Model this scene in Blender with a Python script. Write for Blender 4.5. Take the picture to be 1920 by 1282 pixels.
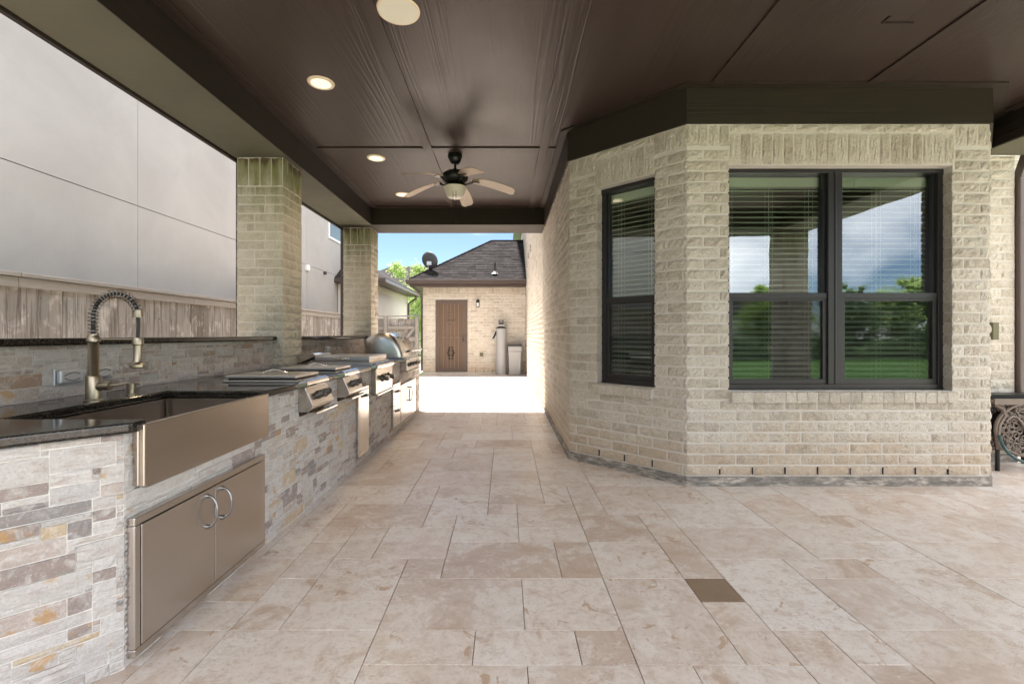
import bpy, bmesh, math, random
import numpy as np
from mathutils import Vector, Matrix, noise as mnoise
R = math.radians
rnd = random.Random(7)
S = bpy.context.scene
for o in list(bpy.data.objects): bpy.data.objects.remove(o)
COL = S.collection

# ------------------------------------------------------------------ camera, sky, sun, exposure
EYE = 1.22; FPX = 870.0; VPX, VPY = 948.0, 627.0
cam = bpy.data.cameras.new('camera'); camo = bpy.data.objects.new('camera', cam); COL.objects.link(camo)
camo.location = (0, 0, EYE); camo.rotation_euler = (R(90), 0, 0)
cam.sensor_width = 36; cam.lens = FPX / 1920 * 36
cam.shift_x = (960 - VPX) / 1920; cam.shift_y = (VPY - 641) / 1920
cam.clip_start = 0.02; cam.clip_end = 600
S.camera = camo
SUN_EL, SUN_AZ = 78.0, -30.0          # azimuth measured from +Y towards +X
W_ = bpy.data.worlds.new('World'); S.world = W_; W_.use_nodes = True
wt = W_.node_tree; wt.nodes.clear()
wo = wt.nodes.new('ShaderNodeOutputWorld'); bg = wt.nodes.new('ShaderNodeBackground')
sky = wt.nodes.new('ShaderNodeTexSky'); sky.sky_type = 'NISHITA'; sky.sun_disc = False
sky.sun_elevation = R(SUN_EL); sky.sun_rotation = R(SUN_AZ); sky.air_density = .7; sky.dust_density = .2; sky.ozone_density = 2.0
tcw = wt.nodes.new('ShaderNodeTexCoord'); mp = wt.nodes.new('ShaderNodeMapping'); mp.inputs['Scale'].default_value = (.8, .8, 2.0); mp.inputs['Location'].default_value = (6, 6, 3); mp.inputs['Rotation'].default_value = (0, 0, R(-118))
nz = wt.nodes.new('ShaderNodeTexNoise'); nz.inputs['Scale'].default_value = 1.4; nz.inputs['Detail'].default_value = 8; nz.inputs['Distortion'].default_value = .5
rp = wt.nodes.new('ShaderNodeValToRGB'); rp.color_ramp.elements[0].position = .42; rp.color_ramp.elements[1].position = .74
rp.color_ramp.elements[0].color = (0, 0, 0, 1); rp.color_ramp.elements[1].color = (1, 1, 1, 1)
mx = wt.nodes.new('ShaderNodeMix'); mx.data_type = 'RGBA'; mx.inputs['B'].default_value = (31, 30.2, 29.2, 1)  # clouds brightened to light the porch, turned to leave clear sky ahead
L = wt.links.new
L(tcw.outputs['Generated'], mp.inputs[0]); L(mp.outputs[0], nz.inputs['Vector']); L(nz.outputs['Fac'], rp.inputs[0])
L(rp.outputs['Color'], mx.inputs['Factor']); L(sky.outputs[0], mx.inputs['A']); L(mx.outputs['Result'], bg.inputs[0])
bg.inputs[1].default_value = 0.05; L(bg.outputs[0], wo.inputs[0])
sun = bpy.data.lights.new('sun', 'SUN'); suno = bpy.data.objects.new('sun', sun); COL.objects.link(suno)
sun.energy = 4.3; sun.angle = R(5.0); sun.color = (1, .95, .88)
sd = Vector((math.sin(R(SUN_AZ)) * math.cos(R(SUN_EL)), math.cos(R(SUN_AZ)) * math.cos(R(SUN_EL)), math.sin(R(SUN_EL))))
suno.rotation_euler = (-sd).to_track_quat('-Z', 'Y').to_euler(); suno.location = (0, 0, 30)
S.view_settings.view_transform = 'Standard'; S.view_settings.look = 'None'; S.view_settings.gamma = 1
S.view_settings.exposure = 2.32
S.view_settings.use_curve_mapping = False
S.cycles.max_bounces = 10; S.cycles.diffuse_bounces = 6; S.cycles.glossy_bounces = 5; S.cycles.transparent_max_bounces = 24
S.cycles.sample_clamp_indirect = 6; S.cycles.caustics_reflective = False; S.cycles.use_denoising = True

# ------------------------------------------------------------------ materials
class NT:
    def __init__(s, name):
        s.m = bpy.data.materials.new(name); s.m.use_nodes = True; s.t = s.m.node_tree; s.t.nodes.clear()
        s.o = s.t.nodes.new('ShaderNodeOutputMaterial')
    def n(s, typ, inp=None, out=0, **props):
        d = s.t.nodes.new('ShaderNode' + typ)
        for k, v in props.items(): setattr(d, k, v)
        for k, v in (inp or {}).items():
            if isinstance(v, bpy.types.NodeSocket): s.t.links.new(v, d.inputs[k])
            else: d.inputs[k].default_value = v
        return d.outputs[out] if out is not None else d
    def math(s, op, a, b=0.0, clamp=False): return s.n('Math', {0: a, 1: b}, operation=op, use_clamp=clamp)
    def vmath(s, op, a, b): return s.n('VectorMath', {0: a, 1: b}, operation=op)
    def pos(s): return s.n('NewGeometry', out='Position')
    def rand(s):
        a = s.n('ObjectInfo', out='Random'); b = s.n('NewGeometry', out='Random Per Island')
        return s.math('FRACT', s.math('ADD', a, b))
    def noise(s, vec, scale, detail=4, rough=.55, dist=0.0, out='Fac'):
        return s.n('TexNoise', {'Vector': vec, 'Scale': scale, 'Detail': detail, 'Roughness': rough, 'Distortion': dist}, out=out)
    def scaled(s, vec, sc): return s.n('Mapping', {'Vector': vec, 'Scale': sc})
    def ramp(s, fac, stops, interp='LINEAR'):
        d = s.n('ValToRGB', {0: fac}, out=None); cr = d.color_ramp; cr.interpolation = interp
        while len(cr.elements) < len(stops): cr.elements.new(.5)
        for e, (p, c) in zip(cr.elements, stops):
            e.position = p; e.color = (c, c, c, 1) if isinstance(c, (int, float)) else (*c, 1)
        return d.outputs[0]
    def mix(s, f, a, b, mode='MIX'):
        d = s.t.nodes.new('ShaderNodeMix'); d.data_type = 'RGBA'; d.blend_type = mode
        for k, v in (('Factor', f), ('A', a), ('B', b)):
            if isinstance(v, bpy.types.NodeSocket): s.t.links.new(v, d.inputs[k if k == 'Factor' else k])
            elif k == 'Factor': d.inputs[0].default_value = v
            else: d.inputs[6 if k == 'A' else 7].default_value = (*v, 1) if len(v) == 3 else v
        return d.outputs[2]
    def bump(s, h, dist=.003, strength=1.0, normal=None):
        i = {'Height': h, 'Distance': dist, 'Strength': strength}
        if normal is not None: i['Normal'] = normal
        return s.n('Bump', i)
    def bsdf(s, color, rough=.6, metal=0.0, normal=None, **k):
        i = {'Roughness': rough, 'Metallic': metal}
        i['Base Color'] = (*color, 1) if isinstance(color, tuple) and len(color) == 3 else color
        if normal is not None: i['Normal'] = normal
        for a, b in k.items(): i[a.replace('_', ' ')] = b
        o = s.n('BsdfPrincipled', i); s.t.links.new(o, s.o.inputs[0]); return s.m

def link_mix_fix(nt): pass
M = {}
def simple(name, col, rough=.6, metal=0.0, nscale=0, amt=.25, bumpd=0, **k):
    t = NT(name); c = col; nrm = None
    if nscale:
        nz = t.noise(t.pos(), nscale, 5)
        c = t.mix(nz, tuple(x * (1 - amt) for x in col), tuple(min(1, x * (1 + amt)) for x in col))
        if bumpd: nrm = t.bump(nz, bumpd)
    M[name] = t.bsdf(c, rough, metal, nrm, **k); return M[name]

def brick_mat(name, c0, c1, c2, bounce_top_tint=.0):
    t = NT(name); r = t.rand(); p = t.vmath('ADD', t.pos(), t.n('CombineXYZ', {0: t.math('MULTIPLY', r, 37.), 1: t.math('MULTIPLY', r, 11.), 2: r}))
    base = t.ramp(r, [(0, c0), (.4, c1), (.75, c2), (1, c1)])
    f = t.noise(p, 75, 7, .7); m = t.noise(p, 14, 4)
    base = t.mix(t.ramp(m, [(.3, 0.0), (.7, .5)]), base, tuple(x * 1.22 for x in c2))
    base = t.mix(t.ramp(f, [(.30, .55), (.52, 0.0)]), base, tuple(x * .62 for x in c0))
    smear = t.noise(t.pos(), 1.7, 5, .6, 1.0)
    base = t.mix(t.math('MULTIPLY', t.ramp(smear, [(.50, 0.0), (.70, .42)]), t.ramp(f, [(.35, .3), (.6, 1.0)])), base, (.72, .69, .64))
    if bounce_top_tint:
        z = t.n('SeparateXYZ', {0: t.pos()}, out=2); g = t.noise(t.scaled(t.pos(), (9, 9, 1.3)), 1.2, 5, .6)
        k = t.math('MULTIPLY', t.ramp(t.math('ADD', t.math('MULTIPLY', t.math('SUBTRACT', z, 2.05), .8), t.math('MULTIPLY', t.math('SUBTRACT', g, .5), 1.3)), [(.15, 0.0), (.75, 1.0)]), bounce_top_tint)
        base = t.mix(k, base, (.23, .235, .095))  # lawn's green bounce light painted into the upper column bricks
        rs = t.math('MULTIPLY', t.ramp(t.math('ADD', t.math('SUBTRACT', z, 2.84), t.math('MULTIPLY', t.math('SUBTRACT', g, .5), .5)), [(.03, 0.0), (.10, 1.0)]), bounce_top_tint)
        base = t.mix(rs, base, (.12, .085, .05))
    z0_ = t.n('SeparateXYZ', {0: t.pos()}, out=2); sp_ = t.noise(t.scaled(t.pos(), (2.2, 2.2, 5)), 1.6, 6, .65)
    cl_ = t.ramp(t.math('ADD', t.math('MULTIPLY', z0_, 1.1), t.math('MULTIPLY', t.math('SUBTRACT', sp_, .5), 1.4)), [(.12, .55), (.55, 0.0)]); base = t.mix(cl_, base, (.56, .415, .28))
    h = t.math('ADD', f, t.math('MULTIPLY', t.noise(p, 28, 3, .6), 1.6))
    M[name] = t.bsdf(base, .92, 0, t.bump(h, .013, 1.0)); return M[name]

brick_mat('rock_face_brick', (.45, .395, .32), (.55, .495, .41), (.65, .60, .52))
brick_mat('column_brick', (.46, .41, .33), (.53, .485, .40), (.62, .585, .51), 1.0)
t = NT('mortar'); p = t.pos(); f = t.noise(p, 120, 5, .7)
M['mortar'] = t.bsdf(t.mix(t.noise(p, 3, 4), (.60, .565, .505), (.72, .69, .64)), .95, 0, t.bump(f, .002))
t = NT('concrete'); p = t.pos(); f = t.noise(p, 60, 6, .7); g = t.noise(t.scaled(p, (6, 6, 22)), 1.5, 6, .7)
M['concrete'] = t.bsdf(t.ramp(g, [(.3, (.13, .12, .105)), (.48, (.24, .225, .20)), (.56, (.36, .33, .29)), (.64, (.55, .50, .44))]), .9, 0, t.bump(t.math('ADD', f, g), .008))

def brown_paint(name, col, axis, rough):
    t = NT(name); p = t.pos()
    r = t.rand(); p2 = t.vmath('ADD', p, t.n('CombineXYZ', {0: t.math('MULTIPLY', r, 9.0), 1: 0.0, 2: 0.0}))
    sc = {'Y': (34, 1.1, 34), 'X': (1.1, 34, 34)}[axis]
    q = t.scaled(p2, sc); g = t.noise(q, 1.0, 5, .62, .6)
    rings = t.math('SINE', t.math('MULTIPLY', t.noise(t.scaled(p2, tuple(x * .22 for x in sc)), 1.0, 2, .5, .2), 60.0))
    mask = t.ramp(t.noise(t.scaled(p2, tuple(x * .10 for x in sc)), 1.0, 2), [(.44, 0.0), (.56, 1.0)])
    gr = t.math('ADD', t.math('MULTIPLY', t.math('MULTIPLY', rings, mask), .55), t.math('MULTIPLY', g, .9))
    spk = t.noise(p, 260, 2)
    c = t.mix(t.noise(p, .9, 4), tuple(x * .88 for x in col), tuple(x * 1.12 for x in col))
    c = t.mix(t.math('MULTIPLY', t.ramp(gr, [(.2, 1.0), (.5, 0.0)]), .35), c, tuple(x * .7 for x in col))
    rr = t.math('ADD', t.math('MULTIPLY', t.noise(p, 2.2, 4), .14), rough - .07)
    M[name] = t.bsdf(c, rr, 0, Specular_IOR_Level=.27, normal=t.bump(t.math('ADD', gr, t.math('MULTIPLY', spk, .25)), .0011, .85)); return M[name]
brown_paint('ceiling_paint', (.046, .031, .026), 'Y', .36)
brown_paint('batten_paint', (.046, .031, .026), 'Y', .38)
brown_paint('batten_paint_cross', (.046, .031, .026), 'X', .38)
brown_paint('trim_paint', (.028, .021, .018), 'Y', .50)
brown_paint('trim_paint_cross', (.032, .025, .018), 'X', .52)
t = NT('soffit_stucco'); p = t.pos()
c = t.mix(t.ramp(t.noise(p, 1.3, 5, .6, .5), [(.35, 0.0), (.7, 1.0)]), (.080, .078, .054), (.115, .110, .076))
M['soffit_stucco'] = t.bsdf(c, .7, 0, t.bump(t.noise(p, 160, 3), .0012))

t = NT('travertine'); r = t.rand(); off = t.n('CombineXYZ', {0: t.math('MULTIPLY', r, 61.), 1: t.math('MULTIPLY', r, 23.), 2: 0.0}); p = t.vmath('ADD', t.pos(), off)
r2 = t.math('FRACT', t.math('MULTIPLY', r, 7.31)); r3_ = t.math('FRACT', t.math('MULTIPLY', r, 13.7))
base = t.ramp(r, [(0, (.68, .575, .50)), (.13, (.77, .70, .645)), (.26, (.57, .46, .385)), (.36, (.75, .675, .615)), (.50, (.66, .55, .47)), (.62, (.81, .775, .745)), (.74, (.69, .59, .515)), (.86, (.77, .705, .655)), (.94, (.60, .485, .405)), (1, (.73, .64, .57))])
w = t.noise(p, 3.6, 9, .68, .7); w2 = t.noise(t.scaled(p, (1.0, 2.2, 1)), 7.5, 8, .7, 1.1); fine = t.noise(p, 48, 6, .75); med = t.noise(p, 14, 7, .72, .4)
base = t.mix(t.ramp(w, [(.50, 0.0), (.56, .55), (.70, .75)]), base, (.79, .745, .70))
base = t.mix(t.math('MULTIPLY', t.ramp(w, [(.36, .85), (.45, 0.0)]), t.ramp(r2, [(.2, .3), (.8, 1.0)])), base, (.50, .37, .275))
base = t.mix(t.ramp(med, [(.38, .55), (.50, 0.0)]), base, (.55, .44, .36))
base = t.mix(t.ramp(med, [(.54, 0.0), (.66, .55)]), base, (.80, .765, .73))
base = t.mix(t.math('MULTIPLY', t.ramp(w2, [(.485, 0.0), (.50, 1.0), (.515, 0.0)]), t.ramp(t.noise(p, 2.6, 3), [(.47, 0.0), (.60, .75)])), base, (.38, .265, .185))
rust = t.math('MULTIPLY', t.ramp(t.noise(p, 8.5, 7, .66, 1.2), [(.60, 0.0), (.63, .8)]), t.math('GREATER_THAN', r3_, .62)); base = t.mix(rust, base, (.47, .32, .21))
base = t.mix(t.ramp(fine, [(.34, .5), (.46, 0.0)]), base, (.45, .36, .29))
base = t.mix(t.ramp(fine, [(.60, 0.0), (.70, .35)]), base, (.84, .81, .78))
pv = t.n('TexVoronoi', {'Vector': t.scaled(t.vmath('ADD', p, t.n('CombineXYZ', {0: t.math('MULTIPLY', med, .05), 1: 0.0, 2: 0.0})), (1, 2.0, 1)), 'Scale': 38.0}, out='Distance')
pit = t.math('MULTIPLY', t.ramp(pv, [(.05, 1.0), (.18, 0.0)]), t.ramp(t.noise(p, 6.5, 4), [(.50, 0.0), (.58, 1.0)]))
base = t.mix(t.math('MULTIPLY', pit, .75), base, (.24, .175, .125))
gl = t.noise(t.pos(), 1.3, 5)
h = t.math('SUBTRACT', t.math('ADD', t.math('MULTIPLY', fine, .3), t.math('MULTIPLY', med, .35)), t.math('MULTIPLY', pit, 1.0))
M['travertine'] = t.bsdf(base, t.math('ADD', t.math('MULTIPLY', gl, .22), .24), 0, t.bump(h, .0022, .8), Specular_IOR_Level=.5)
t = NT('brown_travertine'); p = t.pos(); v = t.ramp(t.n('TexVoronoi', {'Vector': p, 'Scale': 75.0}), [(.08, 1.0), (.2, 0.0)])
c = t.mix(t.noise(p, 9, 5), (.20, .135, .085), (.30, .215, .15)); c = t.mix(t.math('MULTIPLY', v, t.ramp(t.noise(p, 40, 2), [(.5, 0.0), (.62, .9)])), c, (.6, .53, .45))
M['brown_travertine'] = t.bsdf(c, .5, 0, t.bump(v, .001))
simple('tile_joint', (.27, .215, .175), .95, nscale=25)

def ledger(name, warm):
    t = NT(name); r = t.rand(); off = t.n('CombineXYZ', {0: t.math('MULTIPLY', r, 41.), 1: t.math('MULTIPLY', r, 17.), 2: t.math('MULTIPLY', r, 29.)}); p = t.vmath('ADD', t.pos(), off)
    if warm: st = [(0, (.42, .365, .325)), (.2, (.50, .46, .425)), (.4, (.30, .25, .225)), (.5, (.51, .48, .455)), (.62, (.36, .30, .27)), (.72, (.45, .43, .41)), (.9, (.33, .225, .155)), (.95, (.46, .42, .385))]
    else: st = [(0, (.52, .50, .49)), (.20, (.57, .55, .54)), (.32, (.46, .395, .36)), (.42, (.55, .53, .515)), (.54, (.47, .46, .46)), (.62, (.29, .24, .225)), (.71, (.50, .465, .435)), (.80, (.55, .535, .52)), (.88, (.25, .235, .235)), (.94, (.51, .41, .28)), (1, (.53, .51, .49))]
    base = t.ramp(r, st, 'CONSTANT')
    v = t.noise(t.scaled(p, (1.0, 1.0, 5.0)), 9, 7, .68, .9); s2 = t.noise(p, 130, 6, .75); m = t.noise(p, 17, 4, .6, 1)
    base = t.mix(t.ramp(v, [(.36, .55), (.50, 0.0)]), base, (.36, .28, .245))
    base = t.mix(t.ramp(m, [(.5, 0.0), (.66, .6)]), base, (.62, .60, .59))
    base = t.mix(t.ramp(s2, [(.34, .5), (.48, 0.0)]), base, (.29, .26, .25))
    base = t.mix(t.ramp(s2, [(.55, 0.0), (.68, .45)]), base, (.80, .78, .77))
    och = t.math('MULTIPLY', t.ramp(t.noise(p, 7, 5, .6, 1.5), [(.58, 0.0), (.64, 1.0)]), t.math('GREATER_THAN', t.math('FRACT', t.math('MULTIPLY', r, 5.7)), .72))
    base = t.mix(t.math('MULTIPLY', och, .75), base, (.46, .27, .10))
    M[name] = t.bsdf(base, .72, 0, t.bump(t.math('ADD', t.math('MULTIPLY', v, 1.4), s2), .0035, .8)); return M[name]
ledger('ledger_stone', False); ledger('backsplash_stone', True)
simple('grout', (.72, .70, .68), .95, nscale=80, amt=.12, bumpd=.001)
simple('grout_warm', (.55, .50, .46), .95, nscale=80, amt=.15, bumpd=.001)

t = NT('dark_granite'); p = t.pos(); a = t.noise(p, 130, 6, .75); b = t.noise(p, 34, 5, .7, 1.0)
c = t.mix(t.ramp(a, [(.50, 0.0), (.62, 1.0)]), (.006, .006, .006), (.050, .040, .028)); c = t.mix(t.ramp(b, [(.54, 0.0), (.68, .75)]), c, (.060, .048, .034))
c = t.mix(t.ramp(t.noise(p, 210, 3), [(.64, 0.0), (.72, 1.0)]), c, (.075, .07, .065))
M['dark_granite'] = t.bsdf(c, t.math('ADD', t.math('MULTIPLY', t.noise(p, 5, 5), .08), .05), 0, None, Specular_IOR_Level=.38)

def steel(name, col, rough, sc, d=.00025):
    t = NT(name); p = t.pos(); n = t.noise(t.scaled(p, sc), 1, 3, .6)
    sm = t.noise(p, 7, 5, .6)
    M[name] = t.bsdf(t.mix(sm, tuple(x * .93 for x in col), col), t.math('ADD', t.math('MULTIPLY', sm, .12), rough - .06), 1.0, t.bump(n, d, .6)); return M[name]
steel('brushed_steel', (.62, .58, .54), .24, (1600, 6, 1600))
steel('hood_steel', (.60, .57, .52), .25, (12, 12, 900), .0004)
steel('sink_steel', (.58, .52, .46), .24, (1600, 4, 1600))
steel('lid_steel', (.60, .575, .55), .30, (6, 900, 900))
steel('polished_steel', (.66, .64, .61), .12, (40, 40, 40), .00005)
steel('spring_steel', (.26, .245, .22), .3, (60, 60, 60), .0001)
steel('brushed_nickel', (.36, .31, .235), .34, (60, 60, 1800), .0001)
simple('handle_steel', (.34, .35, .37), .25, 1.0); simple('black_rubber', (.012, .012, .014), .5); simple('black_metal', (.018, .017, .016), .38, .3); simple('dark_gap', (.030, .020, .014), .9)
simple('grey_knob', (.12, .115, .11), .3, .85); simple('zinc_cover', (.58, .60, .64), .35, .6, nscale=30, amt=.1)
simple('window_bronze', (.020, .018, .019), .38); simple('groove_grey', (.10, .095, .09), .9); simple('teal_blind', (.07, .125, .135), .3); simple('white_vinyl', (.72, .72, .70), .4)
simple('blind_white', (.88, .88, .82), .5); simple('interior_paint', (.30, .28, .25), .9); simple('interior_floor', (.16, .11, .08), .6)
simple('fan_bronze', (.012, .013, .010), .32, .35); simple('white_enamel', (.85, .72, .55), .45)
simple('gutter_brown', (.075, .053, .045), .4, nscale=4, amt=.1); simple('downspout_brown', (.135, .10, .095), .3)
simple('tank_grey', (.35, .355, .36), .45, nscale=3, amt=.03); simple('tank_lid', (.05, .045, .045), .5)
simple('grey_plastic', (.33, .33, .34), .5); simple('dish_grey', (.055, .06, .068), .45); simple('roof_vent', (.05, .043, .043), .6)
simple('reel_bronze', (.155, .122, .10), .5, .3, nscale=60, amt=.3); simple('hose_teal', (.02, .065, .075), .4)
simple('olive_box', (.13, .12, .06), .6); simple('door_bar', (.25, .185, .14), .5); simple('brown_door_metal', (.125, .088, .070), .5, nscale=9, amt=.1); simple('cream_trim', (.62, .57, .46), .8, nscale=20, amt=.05)
simple('bark', (.13, .10, .075), .9, nscale=30, amt=.3, bumpd=.01); simple('soil', (.10, .075, .05), .95, nscale=20, amt=.3)
t = NT('door_screen'); p = t.pos()
M['door_screen'] = t.bsdf(t.mix(t.noise(p, 40, 3), (.11, .066, .040), (.16, .10, .062)), .55)
t = NT('fan_blade_wood'); g = t.noise(t.scaled(t.n('TexCoord', out='Object'), (3, 26, 3)), 1.2, 5, .6, 1.2)
M['fan_blade_wood'] = t.bsdf(t.mix(g, (.36, .27, .19), (.58, .47, .36)), .45)
t = NT('stucco'); p = t.pos()
M['stucco'] = t.bsdf(t.mix(t.ramp(t.noise(p, .7, 5, .6, .6), [(.3, 0.0), (.7, 1.0)]), (.345, .328, .308), (.41, .393, .372)), .9, 0, t.bump(t.noise(p, 90, 5, .7), .003))
t = NT('wing_stucco'); p = t.pos(); M['wing_stucco'] = t.bsdf(t.mix(t.noise(p, 2, 5), (.56, .52, .47), (.64, .60, .55)), .9, 0, t.bump(t.noise(p, 90, 5, .7), .003))
t = NT('weathered_wood'); r = t.rand(); p = t.vmath('ADD', t.pos(), t.n('CombineXYZ', {0: 0.0, 1: t.math('MULTIPLY', r, 7.0), 2: t.math('MULTIPLY', r, 19.)}))
g = t.noise(t.scaled(p, (30, 30, 1.6)), 1.3, 6, .68, .5); g2 = t.noise(p, 3.0, 5, .65, .6)
c = t.ramp(r, [(0, (.23, .21, .19)), (.3, (.30, .28, .26)), (.55, (.17, .145, .125)), (.8, (.34, .32, .30)), (1, (.25, .22, .195))])
c = t.mix(t.ramp(g, [(.36, .8), (.52, 0.0)]), c, (.085, .065, .052)); c = t.mix(t.math('MULTIPLY', t.ramp(g2, [(.52, 0.0), (.66, .85)]), t.ramp(g, [(.42, 0.0), (.55, 1.0)])), c, (.55, .52, .49))
v = t.ramp(t.n('TexVoronoi', {'Vector': t.scaled(p, (5, 5, 3)), 'Scale': 1.5}), [(.03, 1.0), (.06, 0.0)]); c = t.mix(v, c, (.04, .028, .02))
M['weathered_wood'] = t.bsdf(c, .9, 0, t.bump(g, .004))
t = NT('rail_wood'); p = t.pos(); g = t.noise(t.scaled(p, (30, 1.6, 30)), 1.3, 6, .68, .5); c = t.mix(g, (.17, .15, .13), (.38, .355, .33))
M['rail_wood'] = t.bsdf(c, .9, 0, t.bump(g, .004))
def shingle(name, a, b):
    t = NT(name); r = t.n('NewGeometry', out='Random Per Island'); p = t.pos()
    c = t.mix(r, a, b); c = t.mix(t.ramp(t.noise(t.scaled(p, (5, 1, 1)), 4, 5, .7), [(.4, .5), (.6, 0.0)]), c, tuple(x * .55 for x in a)); M[name] = t.bsdf(c, .95, 0, t.bump(t.noise(p, 200, 2), .003), Specular_IOR_Level=.15)
shingle('asphalt_shingle', (.011, .009, .0095), (.033, .029, .030)); shingle('far_shingle', (.025, .022, .022), (.04, .036, .036))
t = NT('lawn_grass'); p = t.pos()
c = t.mix(t.noise(p, .8, 5), (.055, .16, .016), (.10, .23, .030)); c = t.mix(t.ramp(t.noise(p, 45, 4, .7), [(.35, .6), (.6, 0.0)]), c, (.02, .05, .008))
M['lawn_grass'] = t.bsdf(c, .85, 0, t.bump(t.noise(p, 120, 4), .03))
def leafmat(name, a, b):
    t = NT(name); r = t.n('NewGeometry', out='Random Per Island')
    d = t.n('BsdfPrincipled', {'Base Color': t.mix(r, a, b), 'Roughness': .55}); tr = t.n('BsdfTranslucent', {'Color': (*[min(1, x * 1.6) for x in b], 1)})
    t.t.links.new(t.n('MixShader', {0: .35, 1: d, 2: tr}), t.o.inputs[0]); M[name] = t.m
t = NT('added_gravel_mat'); p = t.pos(); v = t.n('TexVoronoi', {'Vector': p, 'Scale': 38.0}, out='Color'); vd = t.n('TexVoronoi', {'Vector': p, 'Scale': 38.0}, out='Distance')
M['added_gravel_mat'] = t.bsdf(t.mix(t.n('SeparateXYZ', {0: v}), (.17, .145, .12), (.36, .325, .28)), .9, 0, t.bump(vd, .012))
leafmat('bright_leaf', (.10, .17, .03), (.24, .33, .07)); leafmat('dark_leaf', (.03, .075, .015), (.09, .16, .035))
def emis(name, col, st, base=(.8, .75, .6)):
    t = NT(name); M[name] = t.bsdf(base, .4, 0, None, Emission_Color=(*col, 1), Emission_Strength=st)
emis('lamp_glow', (1, .80, .50), .30, (.3, .28, .22)); emis('frosted_glass', (1, .8, .6), .0, (.74, .70, .60))
t = NT('speaker_grille'); v = t.n('TexVoronoi', {'Vector': t.pos(), 'Scale': 420.0}); M['speaker_grille'] = t.bsdf(t.mix(t.ramp(v, [(.2, 0.0), (.4, 1.0)]), (.62, .60, .50), (.85, .82, .70)), .6)
def glass(name, refl, tint):
    t = NT(name); fr = t.n('Fresnel', {'IOR': 1.5}); tr = t.n('BsdfTransparent', {'Color': (*tint, 1)}); g = t.n('BsdfGlossy', {'Color': (.92, .97, 1.0, 1), 'Roughness': .0, 'Normal': t.bump(t.noise(t.pos(), 1.4, 2), .0012)})
    t.t.links.new(t.n('MixShader', {0: t.math('ADD', t.math('MULTIPLY', fr, 1.2), refl, True), 1: tr, 2: g}), t.o.inputs[0]); M[name] = t.m
glass('coated_glass', .17, (.80, .90, .78)); glass('neighbour_glass', .35, (.35, .5, .55))
t = NT('insect_screen'); t.t.links.new(t.n('MixShader', {0: .40, 1: t.n('BsdfTransparent'), 2: t.n('BsdfDiffuse', {'Color': (.012, .012, .013, 1)})}), t.o.inputs[0]); M['insect_screen'] = t.m
t = NT('clear_plastic'); M['clear_plastic'] = t.bsdf((.7, .72, .72), .15)

# ------------------------------------------------------------------ object helpers
WT = {}
def wt_of(p): return WT.get(p.name, Vector((0, 0, 0))) if p else Vector((0, 0, 0))
def tag(o, label=None, cat=None, group=None, kind=None):
    for k, v in (('label', label), ('category', cat), ('group', group), ('kind', kind)):
        if v: o[k] = v
    return o
def thing(name, label, cat, loc=(0, 0, 0), group=None, rz=0):
    o = bpy.data.objects.new(name, None); COL.objects.link(o); o.location = loc; o.rotation_euler.z = rz; o.empty_display_size = .1
    WT[o.name] = Vector(loc); return tag(o, label, cat, group)
def rxy(x, y, a): return x * math.cos(a) - y * math.sin(a), x * math.sin(a) + y * math.cos(a)

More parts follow.
